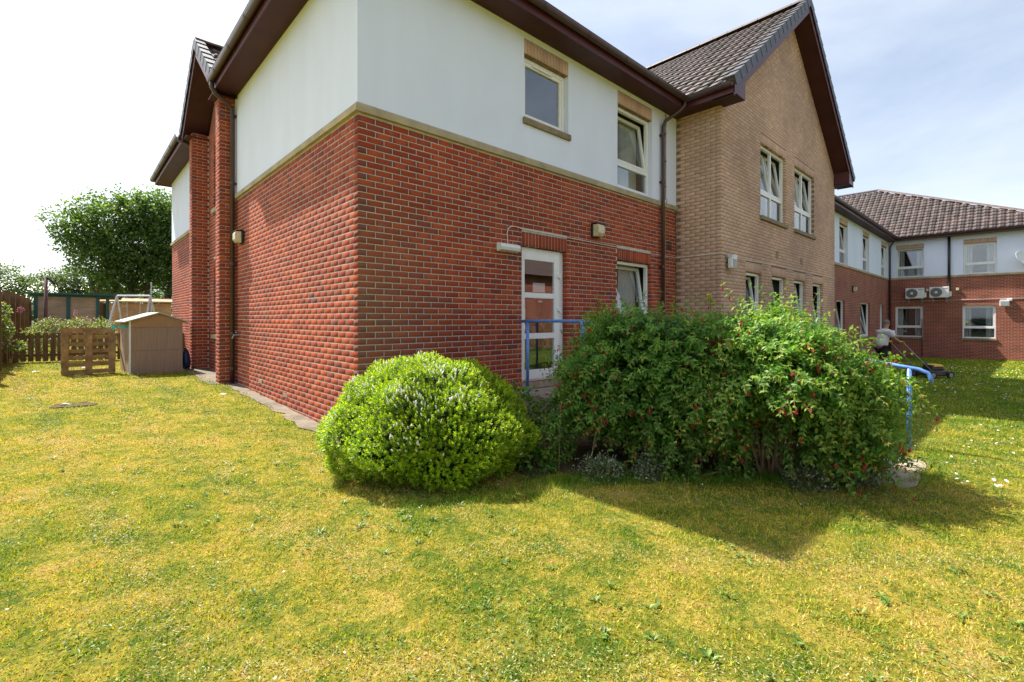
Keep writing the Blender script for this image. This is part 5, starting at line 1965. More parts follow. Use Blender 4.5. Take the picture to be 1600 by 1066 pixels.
def blades(name, x, y, hgt, wid, lean, rnd, mat, label, cat, kind='stuff', lift=-0.003):
    n = len(x)
    a = RNG.uniform(0, 2 * math.pi, n)
    b = RNG.uniform(0, 2 * math.pi, n)
    base = np.stack([x, y, zg(x, y) + lift], -1)
    s = np.stack([np.cos(a), np.sin(a), np.zeros(n)], -1) * (wid * 0.5)[:, None]
    ln = np.stack([np.cos(b), np.sin(b), np.zeros(n)], -1)
    tipv = base + ln * (hgt * np.sin(lean))[:, None] + np.array([0, 0, 1.0]) * (hgt * np.cos(lean))[:, None]
    V_ = np.stack([base - s, base + s, tipv], 1).reshape(-1, 3)
    F_ = np.arange(n * 3).reshape(-1, 3)
    UV = np.repeat(np.stack([rnd, rnd], -1)[:, None], 3, 1).reshape(-1, 2)
    o = np_mesh(name, V_, F_, mat, None, UV)
    return tag(o, label, cat, kind=kind)


x, y, d = sample(lambda q: 8500 * np.minimum(1, (3.4 / q) ** 1.8), 1.45, 34)
ok = ~in_home(x, y) & ~in_hard(x, y) & ~(in_bed(x, y) & (RNG.random(len(x)) < 0.93))
x, y, d = x[ok], y[ok], d[ok]
n = len(x)
tuft = hfield(x, y, 9.0, 4)
far = np.clip(d / 3.4, 1, 6)
court = np.clip((x - 4) / 6, 0, 1)
hgt = RNG.uniform(0.014, 0.036, n) * (0.55 + 0.7 * tuft) * (1 + 0.7 * court) * (1 + 0.07 * (far - 1))
blades('mown_grass', x, y, hgt, RNG.uniform(0.0036, 0.0098, n) * far ** 0.85, np.clip(RNG.normal(0.75, 0.4, n), 0, 1.45), RNG.random(n), M['blade'],
       'short mown grass, patchy green and straw', 'grass')

# clippings and dead thatch lying flat, in loose rows along the mowing direction
x, y, d = sample(lambda q: 4600 * np.minimum(1, (3.0 / q) ** 1.7), 1.5, 22)
wob = 1.1 * hfield(x, y, 1.1, 9)
row = 0.5 + 0.5 * np.where((y > -3.0) & (x < 0.3), np.sin((x + 0.10 * y) * 7.5 + wob), np.sin((x * 0.68 + y * 0.73) * 6.5 + wob))
ok = ~in_home(x, y) & ~in_hard(x, y) & ~in_bed(x, y) & (RNG.random(len(x)) < 0.22 + 0.78 * row ** 4)
x, y, d, row = x[ok], y[ok], d[ok], row[ok]
n = len(x)
m, nt, b, l = nodes_of('dry_clipping')
uvn = N(nt, 'UVMap', uv_map='UVMap'); sp = N(nt, 'SeparateXYZ'); l(uvn.outputs[0], sp.inputs[0])
rr_ = ramp(nt, [(0.0, (0.04, 0.09, 0.014)), (0.35, (0.11, 0.17, 0.03)), (0.6, (0.22, 0.22, 0.055)), (0.85, (0.30, 0.235, 0.09)), (1.0, (0.36, 0.32, 0.19))]); l(sp.outputs['X'], rr_.inputs[0])
l(rr_.outputs[0], b.inputs['Base Color']); b.inputs['Roughness'].default_value = 0.8
P = np.stack([x, y, zg(x, y) + RNG.uniform(0.010, 0.026, n)], -1)
a = RNG.uniform(0, 6.28, n)
D = np.stack([np.cos(a), np.sin(a), RNG.normal(0, 0.35, n)], -1)
V_, F_, uv_ = leaves2(P, D, np.tile([0, 0, 1.0], (n, 1)) + RNG.normal(0, 0.6, (n, 3)), RNG.uniform(0.008, 0.022, n) * np.clip(d / 4, 1, 2), RNG.uniform(0.0025, 0.006, n) * np.clip(d / 4, 1, 2.5), np.clip(RNG.random(n) * 0.9 + 0.30 * row ** 4 - 0.08, 0, 0.999))
tag(np_mesh('grass_clippings', V_, F_, m, None, uv_), 'dry pale grass clippings left in rows by the mower', 'clippings', kind='stuff')

# broad-leaved weeds: clover and plantain leaves in patches
x, y, d = sample(lambda q: 1300 * np.minimum(1, (3.0 / q) ** 1.7), 1.5, 16)
pt = hfield(x, y, 3.2, 14) * hfield(x, y, 7.0, 15)
ok = ~in_home(x, y) & ~in_hard(x, y) & ~in_bed(x, y) & (pt > 0.33) & (RNG.random(len(x)) < 0.6)
x, y, d = x[ok], y[ok], d[ok]
n = len(x)
a = RNG.uniform(0, 6.28, n)
P = np.stack([x, y, zg(x, y) + RNG.uniform(0.004, 0.02, n)], -1)
D = np.stack([np.cos(a), np.sin(a), RNG.uniform(0.0, 0.7, n)], -1)
M['weed'] = leaf_mat('weed_leaf', [(0, (0.05, 0.12, 0.014)), (0.6, (0.11, 0.20, 0.025)), (1, (0.24, 0.30, 0.07))], 0.3)
V_, F_, uv_ = leaves(P, D, np.tile([0, 0, 1.0], (n, 1)) + RNG.normal(0, 0.25, (n, 3)), RNG.uniform(0.010, 0.026, n), RNG.uniform(0.007, 0.014, n), RNG.random(n) * 0.8)
tag(np_mesh('lawn_weeds', V_, F_, M['weed'], None, uv_), 'clover and broad-leaved weeds in the mown lawn', 'weeds', kind='stuff')

x, y, d = sample(lambda q: 9.0 * np.minimum(1, (3.5 / q) ** 1.5), 1.7, 14)
ok = ~in_home(x, y) & ~in_hard(x, y) & ~in_bed(x, y) & (hfield(x, y, 1.3, 17) > 0.45)
x, y = np.repeat(x[ok], 7), np.repeat(y[ok], 7)
n = len(x)
a = RNG.uniform(0, 6.28, n)
P = np.stack([x, y, zg(x, y) + 0.006], -1) + RNG.normal(0, 0.012, (n, 3)) * np.array([1, 1, 0])
D = np.stack([np.cos(a), np.sin(a), RNG.uniform(0.15, 0.8, n)], -1)
V_, F_, uv_ = leaves(P, D, np.tile([0, 0, 1.0], (n, 1)), RNG.uniform(0.022, 0.055, n), RNG.uniform(0.010, 0.02, n), RNG.random(n))
tag(np_mesh('plantain_rosettes', V_, F_, M['weed'], None, uv_), 'small green plantain rosettes dotted through the lawn', 'weeds', kind='stuff')

# taller rough grass against walls, bushes and slabs
pts = []
for (x0, y0, x1, y1, nn) in ((0.5, -2.42, 1.3, -3.06, 1500), (1.3, -3.06, 2.3, -3.92, 1900), (2.3, -3.95, 2.9, -4.30, 800), (-0.45, 0.2, -0.38, 5.5, 500), (-0.6, 5.5, -0.3, 5.9, 160),
                         (-0.7, -2.2, 0.6, -2.75, 900), (7.5, -1.15, 16, -1.1, 900), (17, -.15, 32, -.1, 900), (32.2, -0.3, 32.3, -6.4, 900), (3.0, -4.7, 4.4, -4.72, 300), (4.3, -4.2, 4.7, -4.8, 260), (-1.6, 7.7, -0.4, 7.6, 200), (-2.8, 8.1, -1.6, 8.1, 200)):
    tt = RNG.random(nn)
    pts.append(np.stack([x0 + (x1 - x0) * tt + RNG.normal(0, 0.09, nn), y0 + (y1 - y0) * tt + RNG.normal(0, 0.09, nn)], -1))
pts = np.concatenate(pts)
pts = pts[~in_home(pts[:, 0], pts[:, 1])]
n = len(pts)
blades('rough_grass', pts[:, 0], pts[:, 1], RNG.uniform(0.025, 0.12, n), RNG.uniform(0.003, 0.007, n), np.clip(RNG.normal(0.55, 0.3, n), 0, 1.3), RNG.random(n) * 0.55 - 0.75, M['blade'],
       'longer unmown grass along the bed, slabs and wall feet', 'grass')


# daisies and dandelions in the courtyard lawn
def flower_heads(name, n, xr, yr, mat, size, label, cat, dens_seed, thr):
    x = RNG.uniform(*xr, n * 4); y = RNG.uniform(*yr, n * 4)
    ok = ~in_home(x, y) & ~in_hard(x, y) & ~in_bed(x, y) & (hfield(x, y, 0.9, dens_seed) > thr * RNG.random(len(x)) + thr * 0.45)
    x, y = x[ok][:n], y[ok][:n]
    n = len(x)
    h = RNG.uniform(0.02, 0.05, n)
    c = np.stack([x, y, zg(x, y) + h], -1)
    k = 6
    tl = RNG.normal(0, 0.3, (n, 2))
    ang = np.arange(k) * 2 * math.pi / k
    r = size * RNG.uniform(0.7, 1.2, n)
    ringp = np.stack([np.cos(ang), np.sin(ang)], -1)
    V_ = np.zeros((n, k + 1, 3))
    V_[:, 0] = c + np.array([0, 0, 0.003])
    V_[:, 1:, 0] = c[:, None, 0] + ringp[None, :, 0] * r[:, None]
    V_[:, 1:, 1] = c[:, None, 1] + ringp[None, :, 1] * r[:, None]
    V_[:, 1:, 2] = c[:, None, 2] + (ringp[None] * tl[:, None]).sum(-1) * r[:, None]
    F_ = np.array([(0, 1 + q, 1 + (q + 1) % k) for q in range(k)])
    faces = (np.arange(n)[:, None, None] * (k + 1) + F_[None]).reshape(-1, 3)
    tag(np_mesh(name, V_.reshape(-1, 3), faces, mat), label, cat, kind='stuff')


M['clover'] = plain('clover_head', (0.50, 0.46, 0.40), 0.8, vary=0.2)
M['daisy'] = plain('daisy_white', (0.76, 0.74, 0.72), 0.7, vary=0.1)
M['dandelion'] = plain('dandelion_yellow', (0.72, 0.47, 0.02), 0.7, vary=0.15)
flower_heads('daisies', 1500, (3.2, 26), (-9.5, -0.3), M['daisy'], 0.013, 'white daisies scattered through the courtyard lawn', 'daisies', 31, 0.42)
flower_heads('dandelions', 420, (4.0, 32), (-8, -0.3), M['dandelion'], 0.015, 'yellow dandelions scattered through the courtyard lawn', 'dandelions', 32, 0.42)
flower_heads('buttercups', 420, (17, 31), (-8, -3.0), M['dandelion'], 0.020, 'yellow flowers massed on the lawn by the far wing', 'buttercups', 33, 0.42)
flower_heads('clover_heads', 60, (-4, 4), (-4.2, 6), M['clover'], 0.006, 'few small white clover heads in the front lawn', 'clover', 35, 0.3)

# tall seeding stalks by the bed
for k, (sx, sy, hh, lab) in enumerate(((0.86, -2.35, 0.62, 'tall pale seed stalk left of the shaded fuchsia'), (0.98, -2.62, 0.42, 'leaning pale seed stalk beneath the shaded fuchsia'), (2.35, -0.42, 0.85, 'thin green stalk against the brick left of the blue post'))):
    t = empty('seed_stalk', (sx, sy, Z(sx, sy)))
    tag(t, lab, 'weed')
    mb = MB(); lean = (0.02, 0.05, -0.01)[k]
    mb.tube([(0, 0, 0), (lean, 0.01, hh * 0.6), (lean * 2.4, 0.02, hh)], [0.003, 0.0024, 0.0014], 5); mb.build('stalk', M['twig'] if k < 2 else M['stem'] if 'stem' in M else M['twig'], t)
    n = 40
    q = RNG.random(n)
    P = np.stack([lean * 2.4 * (0.5 + 0.5 * q), 0.02 * q, hh * (0.55 + 0.45 * q)], -1)
    V_, F_, uv_ = leaves(P, RNG.normal(0, 1, (n, 3)) + np.array([0, 0, 0.6]), RNG.normal(0, 1, (n, 3)), RNG.uniform(0.008, 0.022, n), RNG.uniform(0.004, 0.009, n), RNG.uniform(0.5, 1, n))
    np_mesh('seed_head', V_, F_, M['euon'] if k < 2 else M['weed'], t, uv_)


# ================================================================== back garden on the left
def board_fence():
    """tall close-board fence along the left boundary"""
    x0 = -3.72
    t = empty('board_fence', (x0, 6.0, Z(x0, 6.0)))
    tag(t, 'tall brown close-board timber fence at the left edge', 'fence')
    z00 = Z(x0, 6.0)
    y = 0.0
    k = 0
    while y < 16.5:
        w = 0.148
        h = 1.68 + RNG.normal(0, 0.012)
        zb = Z(x0, 6.0 + y) - z00
        mb = MB(); off = 0.012 * (k % 2)
        mb.box((off - 0.009, y, zb - 0.01), (off + 0.009, y + w, zb + h))
        mb.build('board', M['woodbrown'], t)
        y += w + 0.006
        k += 1
    for zz in (0.35, 1.35):
        mb = MB()
        a, b = Z(x0, 6.0) - z00, Z(x0, 22.4) - z00
        c = [(0.022, 0, a + zz), (0.06, 0, a + zz), (0.06, 16.4, b + zz), (0.022, 16.4, b + zz)]
        d_ = [(p[0], p[1], p[2] + 0.075) for p in c]
        mb.poly(c[::-1]); mb.poly(d_)
        for q in range(4): mb.quad(c[q], c[(q + 1) % 4], d_[(q + 1) % 4], d_[q])
        mb.build('rail', M['woodbrown'], t)
    for yy in np.arange(0.2, 16.4, 1.8):
        zb = Z(x0, 6 + yy) - z00
        mb = MB(); mb.box((0.062, yy - 0.05, zb - 0.05), (0.16, yy + 0.05, zb + 1.78)); mb.build('post', M['woodbrown'], t)


board_fence()


def picket_fence():
    y0 = 11.6
    xs0, xs1 = -3.5, 0.1
    t = empty('picket_fence', (xs0, y0, Z(xs0, y0)))
    tag(t, 'low brown picket fence behind the pallet and small shed', 'fence')
    z00 = Z(xs0, y0)
    x = 0.0
    while x < xs1 - xs0:
        zb = Z(xs0 + x, y0) - z00
        mb = MB(); h = 0.74 + RNG.normal(0, 0.012)
        tl = RNG.normal(0, 0.006)
        c = [(x, -0.011, zb + 0.02), (x + 0.098, -0.011, zb + 0.02), (x + 0.098 + tl, -0.011, zb + h), (x + tl, -0.011, zb + h)]
        e = [(p[0], 0.011, p[2]) for p in c]
        mb.poly(c); mb.poly(e[::-1])
        for q in range(4): mb.quad(c[q], e[q], e[(q + 1) % 4], c[(q + 1) % 4])
        mb.build('picket', M['woodbrown'], t)
        x += 0.132
    for zz in (0.13, 0.60):
        mb = MB(); mb.box((0, 0.012, zz), (xs1 - xs0, 0.05, zz + 0.07)); mb.build('rail', M['woodbrown'], t)
    for x in (0.0, 1.8, 3.5):
        mb = MB(); mb.box((x, 0.052, -0.1), (x + 0.08, 0.13, 0.8)); mb.build('post', M['woodbrown'], t)


picket_fence()


def pallet():
    x0, y0 = -2.60, 8.30
    t = empty('timber_pallet', (x0, y0, Z(x0, y0)), rad(4))
    tag(t, 'weathered timber pallet standing upright on its edge on the lawn', 'pallet')
    W, H = 0.87, 1.0
    lean = Matrix.Rotation(rad(-3), 4, 'X')
    for k, x in enumerate((0.0, 0.375, 0.755)):
        mb = MB(); mb.box((x, -0.012, 0.0), (x + 0.115, 0.010, H), lean); mb.build('bearer_board', M['pallet'], t)
        for z in (0.0, 0.44, 0.88):
            mb = MB(); mb.box((x + 0.004, 0.0105, z), (x + 0.111, 0.095, z + 0.12), lean); mb.build('block', M['pallet'], t)
    for k in range(7):
        z = 0.02 + k * (H - 0.12) / 6
        mb = MB(); mb.box((-0.0, 0.0955, z), (W, 0.115, z + 0.085 + RNG.uniform(-.01, .01)), lean); mb.build('deck_board', M['pallet'], t)
    for z in (0.01, H - 0.12):
        mb = MB(); mb.box((0.1155, -0.009, z), (0.3745, 0.012, z + 0.085), lean); mb.box((0.4905, -0.009, z), (0.7545, 0.012, z + 0.085), lean); mb.build('end_board', M['pallet'], t)
    # prop stick leaning behind the right edge
    mb = MB(); mb.tube([(W + 0.02, 0.05, 0.85), (W + 0.14, -0.20, 0.02)], 0.014, 6); mb.build('prop', M['pallet'], t)


pallet()


def small_shed():
    x0, y0 = -1.51, 8.05
    ang = rad(6)
    t = empty('small_shed', (x0, y0, Z(x0, y0) - 0.02), ang)
    tag(t, 'small brown ply shed with low pitched roof beside the pallet', 'shed')
    W, Dp, He, Ha = 0.98, 0.95, 1.19, 1.35
    # front: three panels with joints
    for z0, z1 in ((0, 0.52), (0.525, 1.04)):
        mb = MB(); mb.box((0, -0.012, z0), (W, 0.0, z1)); mb.build('front_panel', M['ply'], t)
    mb = MB()
    a = [(0, -0.012, 1.045), (W, -0.012, 1.045), (W, -0.012, He), (W * 0.52, -0.012, Ha), (0, -0.012, He)]
    b = [(p[0], 0.0, p[2]) for p in a]
    mb.poly(a); mb.poly(b[::-1])
    for q in range(5): mb.quad(a[q], b[q], b[(q + 1) % 5], a[(q + 1) % 5])
    mb.build('gable_panel', M['plygable'], t)
    for sx in (0.0, W - 0.012):
        for k in range(6):
            mb = MB(); mb.box((sx, 0.001 + k * Dp / 6, 0), (sx + 0.012, (k + 0.97) * Dp / 6, He)); mb.build('side_board', M['palewood'] if k % 2 else M['greywood'], t)
    mb = MB(); mb.box((-0.012, -0.016, 0), (0.02, 0.012, He)); mb.build('corner_trim', M['upvc'], t)
    for s, (xa, za, xb, zb) in enumerate(((-0.10, He - 0.035, W * 0.52, Ha + 0.01), (W * 0.52, Ha + 0.01, W + 0.12, He - 0.045))):
        mb = MB()
        a = [(xa, -0.12, za), (xb, -0.12, zb), (xb, Dp + 0.1, zb), (xa, Dp + 0.1, za)]
        b = [(p[0], p[1], p[2] + 0.022) for p in a]
        mb.poly(a[::-1]); mb.poly(b)
        for q in range(4): mb.quad(a[q], a[(q + 1) % 4], b[(q + 1) % 4], b[q])
        mb.build('roof_sheet', M['feltgreen'], t)
    mb = MB(); mb.box((0, Dp, 0), (W, Dp + 0.012, He)); mb.build('rear_panel', M['ply'], t)


M['greywood'] = plain('grey_weathered_board', (0.27, 0.25, 0.225), 0.9, vary=0.3, scale=8)
small_shed()

# teal ribbon tied to the swing leg
t = empty('ribbon', (-1.66, 8.35, Z(-1.66, 8.35) + 1.02))
tag(t, 'teal plastic ribbon tied at the left corner of the small shed', 'ribbon')
M['ribbon'] = plain('teal_ribbon', (0.08, 0.55, 0.45), 0.5, vary=0.15)
for sgn in (-1, 1):
    mb = MB()
    for k in range(4):
        a0, a1 = k * 0.035, (k + 1) * 0.035
        w0, w1 = 0.012 + 0.010 * k, 0.012 + 0.010 * (k + 1)
        mb.quad((sgn * a0, 0.01 * math.sin(k * 2), -w0 + .03 * sgn * a0), (sgn * a1, 0.01 * math.sin(k * 2 + 2), -w1 + .1 * a1), (sgn * a1, 0.015 * math.sin(k * 2 + 2), w1 + .1 * a1), (sgn * a0, 0.015 * math.sin(k * 2), w0))
    mb.build('loop', M['ribbon'], t)

# blue bag squeezed between shed and pier
t = empty('blue_sack', (-0.40, 8.62, Z(-0.4, 8.6)))
t.scale = (0.8, 0.8, 0.85)
mb = MB()
rr = [(0.02, 0.0), (0.10, 0.01), (0.125, 0.2), (0.11, 0.42), (0.06, 0.53), (0.025, 0.56), (0.045, 0.60)]
mb.lathe(rr, Matrix.Identity(4), 12)
o = mb.build('sack_body', plain('dark_blue_plastic', (0.015, 0.04, 0.14), 0.4, vary=0.3, scale=12), t, smooth=True)
for v in o.data.vertices: v.co.x += 0.012 * math.sin(v.co.z * 40); v.co.y += 0.01 * math.cos(v.co.z * 33)
mb = MB(); mb.tube([(0.026 * math.cos(a), 0.026 * math.sin(a), 0.56) for a in np.linspace(0, 6.28, 9)], 0.006, 5); mb.build('tie', M['blackpipe'], t)
tag(t, 'dark blue sack between the small shed and the brick pier', 'sack')


def shelter():
    """teal framed open shelter with grey ply infill panels"""
    x0, y0 = -3.50, 20.5
    t = empty('garden_shelter', (x0, y0, 0.25), rad(-2))
    tag(t, 'teal-framed garden shelter with grey ply panels behind the picket fence', 'shelter')
    W, H, Dp = 2.2, 2.06, 2.2
    for x in (0.0, 0.92, 1.80, 2.10):
        mb = MB(); mb.box((x, -0.05, 0), (x + 0.11, 0.05, H)); mb.build('post', M['teal'], t)
    for x in (0.0, 2.1):
        mb = MB(); mb.box((x, Dp, 0), (x + 0.11, Dp + 0.1, H - 0.1)); mb.build('post', M['teal'], t)
    mb = MB(); mb.box((-0.1, -0.06, H + 0.001), (2.3, 0.06, H + 0.08)); mb.build('head_beam', M['teal'], t)
    mb = MB(); mb.box((1.912, -0.03, 0.92), (2.098, 0.03, 1.02)); mb.build('rail', M['teal'], t)
    for xa, xb in ((0.112, 0.918), (1.032, 1.798)):
        mb = MB(); mb.box((xa, -0.012, 0.1), (xb, 0.012, H - 0.002)); mb.build('infill_panel', M['shelterply'], t)
    mb = MB()
    a = [(-0.2, -0.3, H + 0.085), (2.65, -0.3, H + 0.085), (2.65, Dp + 0.3, H + 0.0), (-0.2, Dp + 0.3, H + 0.0)]
    b = [(p[0], p[1], p[2] + 0.06) for p in a]
    mb.poly(a[::-1]); mb.poly(b)
    for q in range(4): mb.quad(a[q], a[(q + 1) % 4], b[(q + 1) % 4], b[q])
    mb.build('roof_sheet', M['teal'], t)
    mb = MB(); mb.box((0.111, Dp + 0.1, 0), (2.1, Dp + 0.13, 1.9)); mb.build('rear_panel', M['shelterply'], t)


shelter()


def timber_shed():
    x0, y0 = -1.35, 24.0
    t = empty('timber_shed', (x0, y0, 0.25), rad(-12))
    tag(t, 'pale timber shed of horizontal boards behind the teal shelter', 'shed')
    W, H = 2.6, 1.95
    for k in range(13):
        mb = MB(); mb.box((0, -0.012, k * 0.15), (W, 0.012, k * 0.15 + 0.145)); mb.build('board', M['palewood'], t)
    for k in range(13):
        mb = MB(); mb.box((-0.012, 0.013, k * 0.15), (0.012, 1.8, k * 0.15 + 0.145)); mb.build('board', M['palewood'], t)
    mb = MB()
    a = [(-0.15, -0.2, H + 0.03), (W + 0.15, -0.2, H + 0.03), (W + 0.15, 1.9, H + 0.25), (-0.15, 1.9, H + 0.25)]
    b = [(p[0], p[1], p[2] + 0.07) for p in a]
    mb.poly(a[::-1]); mb.poly(b)
    for q in range(4): mb.quad(a[q], a[(q + 1) % 4], b[(q + 1) % 4], b[q])
    mb.build('roof_sheet', M['palewood'], t)


timber_shed()


def swing():
    x0, y0 = -0.85, 15.9
    t = empty('swing_frame', (x0, y0, 0.33), rad(-40))
    tag(t, 'pale blue metal swing frame behind the small shed', 'swing')
    H, W = 1.92, 1.1
    mb = MB(); mb.tube([(-W / 2, 0, H), (W / 2, 0, H)], 0.03, 8); mb.build('top_bar', M['metalblue'], t)
    for x in (-W / 2, W / 2):
        for y in (-0.55, 0.55):
            mb = MB(); mb.tube([(x, 0, H), (x + math.copysign(0.12, x), y, 0)], 0.028, 8); mb.build('leg', M['metalblue'], t)
    for x in (-0.22, 0.22):
        mb = MB(); mb.tube([(x, 0, H), (x, 0.02, 0.6)], 0.008, 5); mb.build('chain', M['metalblue'], t)
    mb = MB(); mb.box((-0.24, -0.08, 0.56), (0.24, 0.1, 0.60)); mb.build('seat', M['blackpipe'], t)


swing()

# brown washing pole with a crooked top
t = empty('washing_pole', (-3.0, 14.6, Z(-3.0, 14.6)))
tag(t, 'brown metal washing pole with an angled top arm', 'pole')
mb = MB(); mb.tube([(0, 0, 0), (0, 0, 2.25)], 0.045, 10); mb.build('pole', plain('rust_brown_pole', (0.11, 0.05, 0.04), 0.6, vary=0.3), t, smooth=True)
mb = MB(); mb.tube([(-0.03, 0, 2.22), (0.03, -0.01, 2.27), (0.20, -0.03, 2.10)], 0.035, 8); mb.build('arm', M['blackpipe'], t)
cable('washing_line', [(-2.8, 14.5, 2.42), (-1.6, 15.2, 2.30), (-0.4, 15.9, 2.32), (1.5, 17, 2.4)], 0.008, 'dark washing line from the brown pole towards the trees', M['blackpipe'])
t = empty('lamp_post', (0.2, 21.5, 0.3))
tag(t, 'thin pale metal pole rising in front of the big tree trunks', 'pole')
mb = MB(); mb.tube([(0, 0, 0), (0, 0, 2.75)], 0.022, 8); mb.build('pole', M['metalblue'], t)
mb = MB(); mb.tube([(0, 0, 2.75), (0, 0, 2.8)], 0.035, 8); mb.build('cap', M['metalblue'], t)

# scattered litter on the lawn strip
for k, (x, y, s_, lab) in enumerate(((-2.52, 4.30, 0.07, 'scrap of white paper by the bare patch in the lawn'), (-2.25, 9.6, 0.06, 'grey scrap lying near the picket fence'), (-3.0, 9.1, 0.06, 'grey scrap lying near the tall fence'),
                                     (-0.52, 4.15, 0.06, 'white crumpled scrap beside the concrete strip'))):
    n = 10
    mb = MB()
    pts = [(s_ * RNG.uniform(.6, 1.2) * math.cos(a), s_ * .5 * RNG.uniform(.6, 1.2) * math.sin(a), RNG.uniform(0.005, 0.03)) for a in np.linspace(0, 5.7, n)]
    for q in range(n): mb.poly([pts[q], pts[(q + 1) % n], (0, 0, 0.035)])
    o = mb.build('paper_scrap', M['daisy'] if k != 1 else M['greyplastic'], None)
    o.location = (x, y, Z(x, y) + 0.006)
    tag(o, lab, 'litter')
# bare trodden patch with a sunken cover
sheet('bare_patch', (-2.60, 4.12, -2.18, 4.45), M['soil'], 0.012, 'small bare brown patch in the left lawn', 'soil', step=0.08)


# ---- climbing and flowering plants by the fences
def leafy(name, label, cat, centres, n, lsize, mat, seed, stems=True, group=None, flowers=None, fl_mat=None, base=None):
    """bushy plant from ellipsoid clumps [(x,y,z,rx,ry,rz)] in world space"""
    r2 = np.random.default_rng(seed)
    c0 = np.array(centres)
    bx, by = base if base else (c0[:, 0].mean(), c0[:, 1].mean())
    t = empty(name, (bx, by, Z(bx, by)))
    tag(t, label, cat, group)
    org = np.array([bx, by, Z(bx, by)])
    vol = c0[:, 3] * c0[:, 4] * c0[:, 5]
    pick = r2.choice(len(c0), n, p=vol ** 0.75 / (vol ** 0.75).sum())
    d = r2.normal(size=(n, 3)); d /= np.linalg.norm(d, axis=1, keepdims=True)
    f = r2.uniform(0.55, 1.0, n) ** 0.6 * lump(d, 26, seed, 0.35)
    P = c0[pick, :3] + d * c0[pick, 3:] * f[:, None] - org
    D = d + r2.normal(0, 0.8, (n, 3)) + np.array([0, 0, -0.15])
    Nn = r2.normal(0, 0.7, (n, 3)) + np.array([0, 0, 1.0])
    V_, F_, uv_ = leaves(P, D, Nn, r2.uniform(0.7, 1.3, n) * lsize, r2.uniform(0.5, 0.75, n) * lsize, r2.random(n))
    np_mesh('foliage', V_, F_, mat, t, uv_)
    mb = MB()
    for k in range(len(c0)):
        e = c0[k, :3] - org
        mb.tube([(e[0] * 0.3, e[1] * 0.3, -0.02), tuple(e * np.array([.7, .7, .5])), tuple(e)], [0.012, 0.009, 0.004], 5, cap=False)
    mb.build('stems', M['twig'], t)
    if flowers:
        m_ = flowers
        pk = r2.choice(n, m_, replace=False)
        V_, F_, uv_ = leaves(P[pk] + d[pk] * 0.03, d[pk] + r2.normal(0, .4, (m_, 3)), Nn[pk], np.full(m_, lsize * 0.9), np.full(m_, lsize * 0.9), r2.random(m_))
        fo = np_mesh('flowers', V_, F_, fl_mat, t, uv_); fo['kind'] = 'stuff'
    return t


M['garden_leaf'] = leaf_mat('garden_leaf', [(0, (0.06, 0.12, 0.02)), (0.6, (0.15, 0.22, 0.05)), (1, (0.34, 0.33, 0.15))], 0.35)
M['paleflower'] = leaf_mat('pale_flower', [(0, (0.55, 0.42, 0.36)), (1, (0.68, 0.58, 0.50))], 0.2)
M['pinkflower'] = leaf_mat('pink_flower', [(0, (0.45, 0.10, 0.32)), (1, (0.60, 0.2, 0.45))], 0.2)
leafy('flowering_shrub', 'pale flowering shrub behind the picket fence at the washing pole', 'shrub', [(-2.9, 13.6, 0.95, 0.4, 0.45, 0.62), (-2.3, 13.8, 1.0, 0.5, 0.45, 0.55), (-3.2, 13.2, 0.8, 0.3, 0.4, 0.5)], 3200, 0.05, M['garden_leaf'], 71, flowers=420, fl_mat=M['paleflower'])
leafy('flowering_shrub', 'smaller pale flowering shrub behind the standing pallet', 'shrub', [(-1.75, 13.4, 0.9, 0.35, 0.4, 0.62)], 1200, 0.045, M['garden_leaf'], 72, flowers=200, fl_mat=M['paleflower'])
leafy('climbing_plant', 'white-flowered climber spilling over the tall left fence', 'climber', [(-3.56, 10.6, 1.60, 0.10, 0.3, 0.22), (-3.54, 10.6, 1.20, 0.13, 0.4, 0.22), (-3.44, 11.1, 0.80, 0.22, 0.3, 0.16)], 520, 0.055, M['weed'], 73, flowers=90, fl_mat=M['paleflower'])
leafy('pink_flower_plant', 'tall plant with a pink flower head before the ply panels', 'plant', [(-2.35, 14.2, 1.62, 0.05, 0.05, 0.12), (-2.1, 14.1, 1.4, 0.05, 0.05, 0.08)], 70, 0.035, M['pinkflower'], 74)
leafy('pink_flower_plant', 'pink blooms against the end of the tall fence', 'plant', [(-3.55, 14.9, 1.72, 0.07, 0.12, 0.09)], 60, 0.04, M['pinkflower'], 75)


# ================================================================== trees
M['tree_leaf'] = leaf_mat('tree_leaf', [(0, (0.05, 0.105, 0.035)), (0.5, (0.095, 0.165, 0.05)), (0.85, (0.17, 0.24, 0.07)), (1, (0.28, 0.33, 0.10))], 0.48, 0.45)
M['far_leaf'] = leaf_mat('far_tree_leaf', [(0, (0.05, 0.09, 0.03)), (0.6, (0.10, 0.15, 0.05)), (1, (0.19, 0.22, 0.09))], 0.35, 0.5)


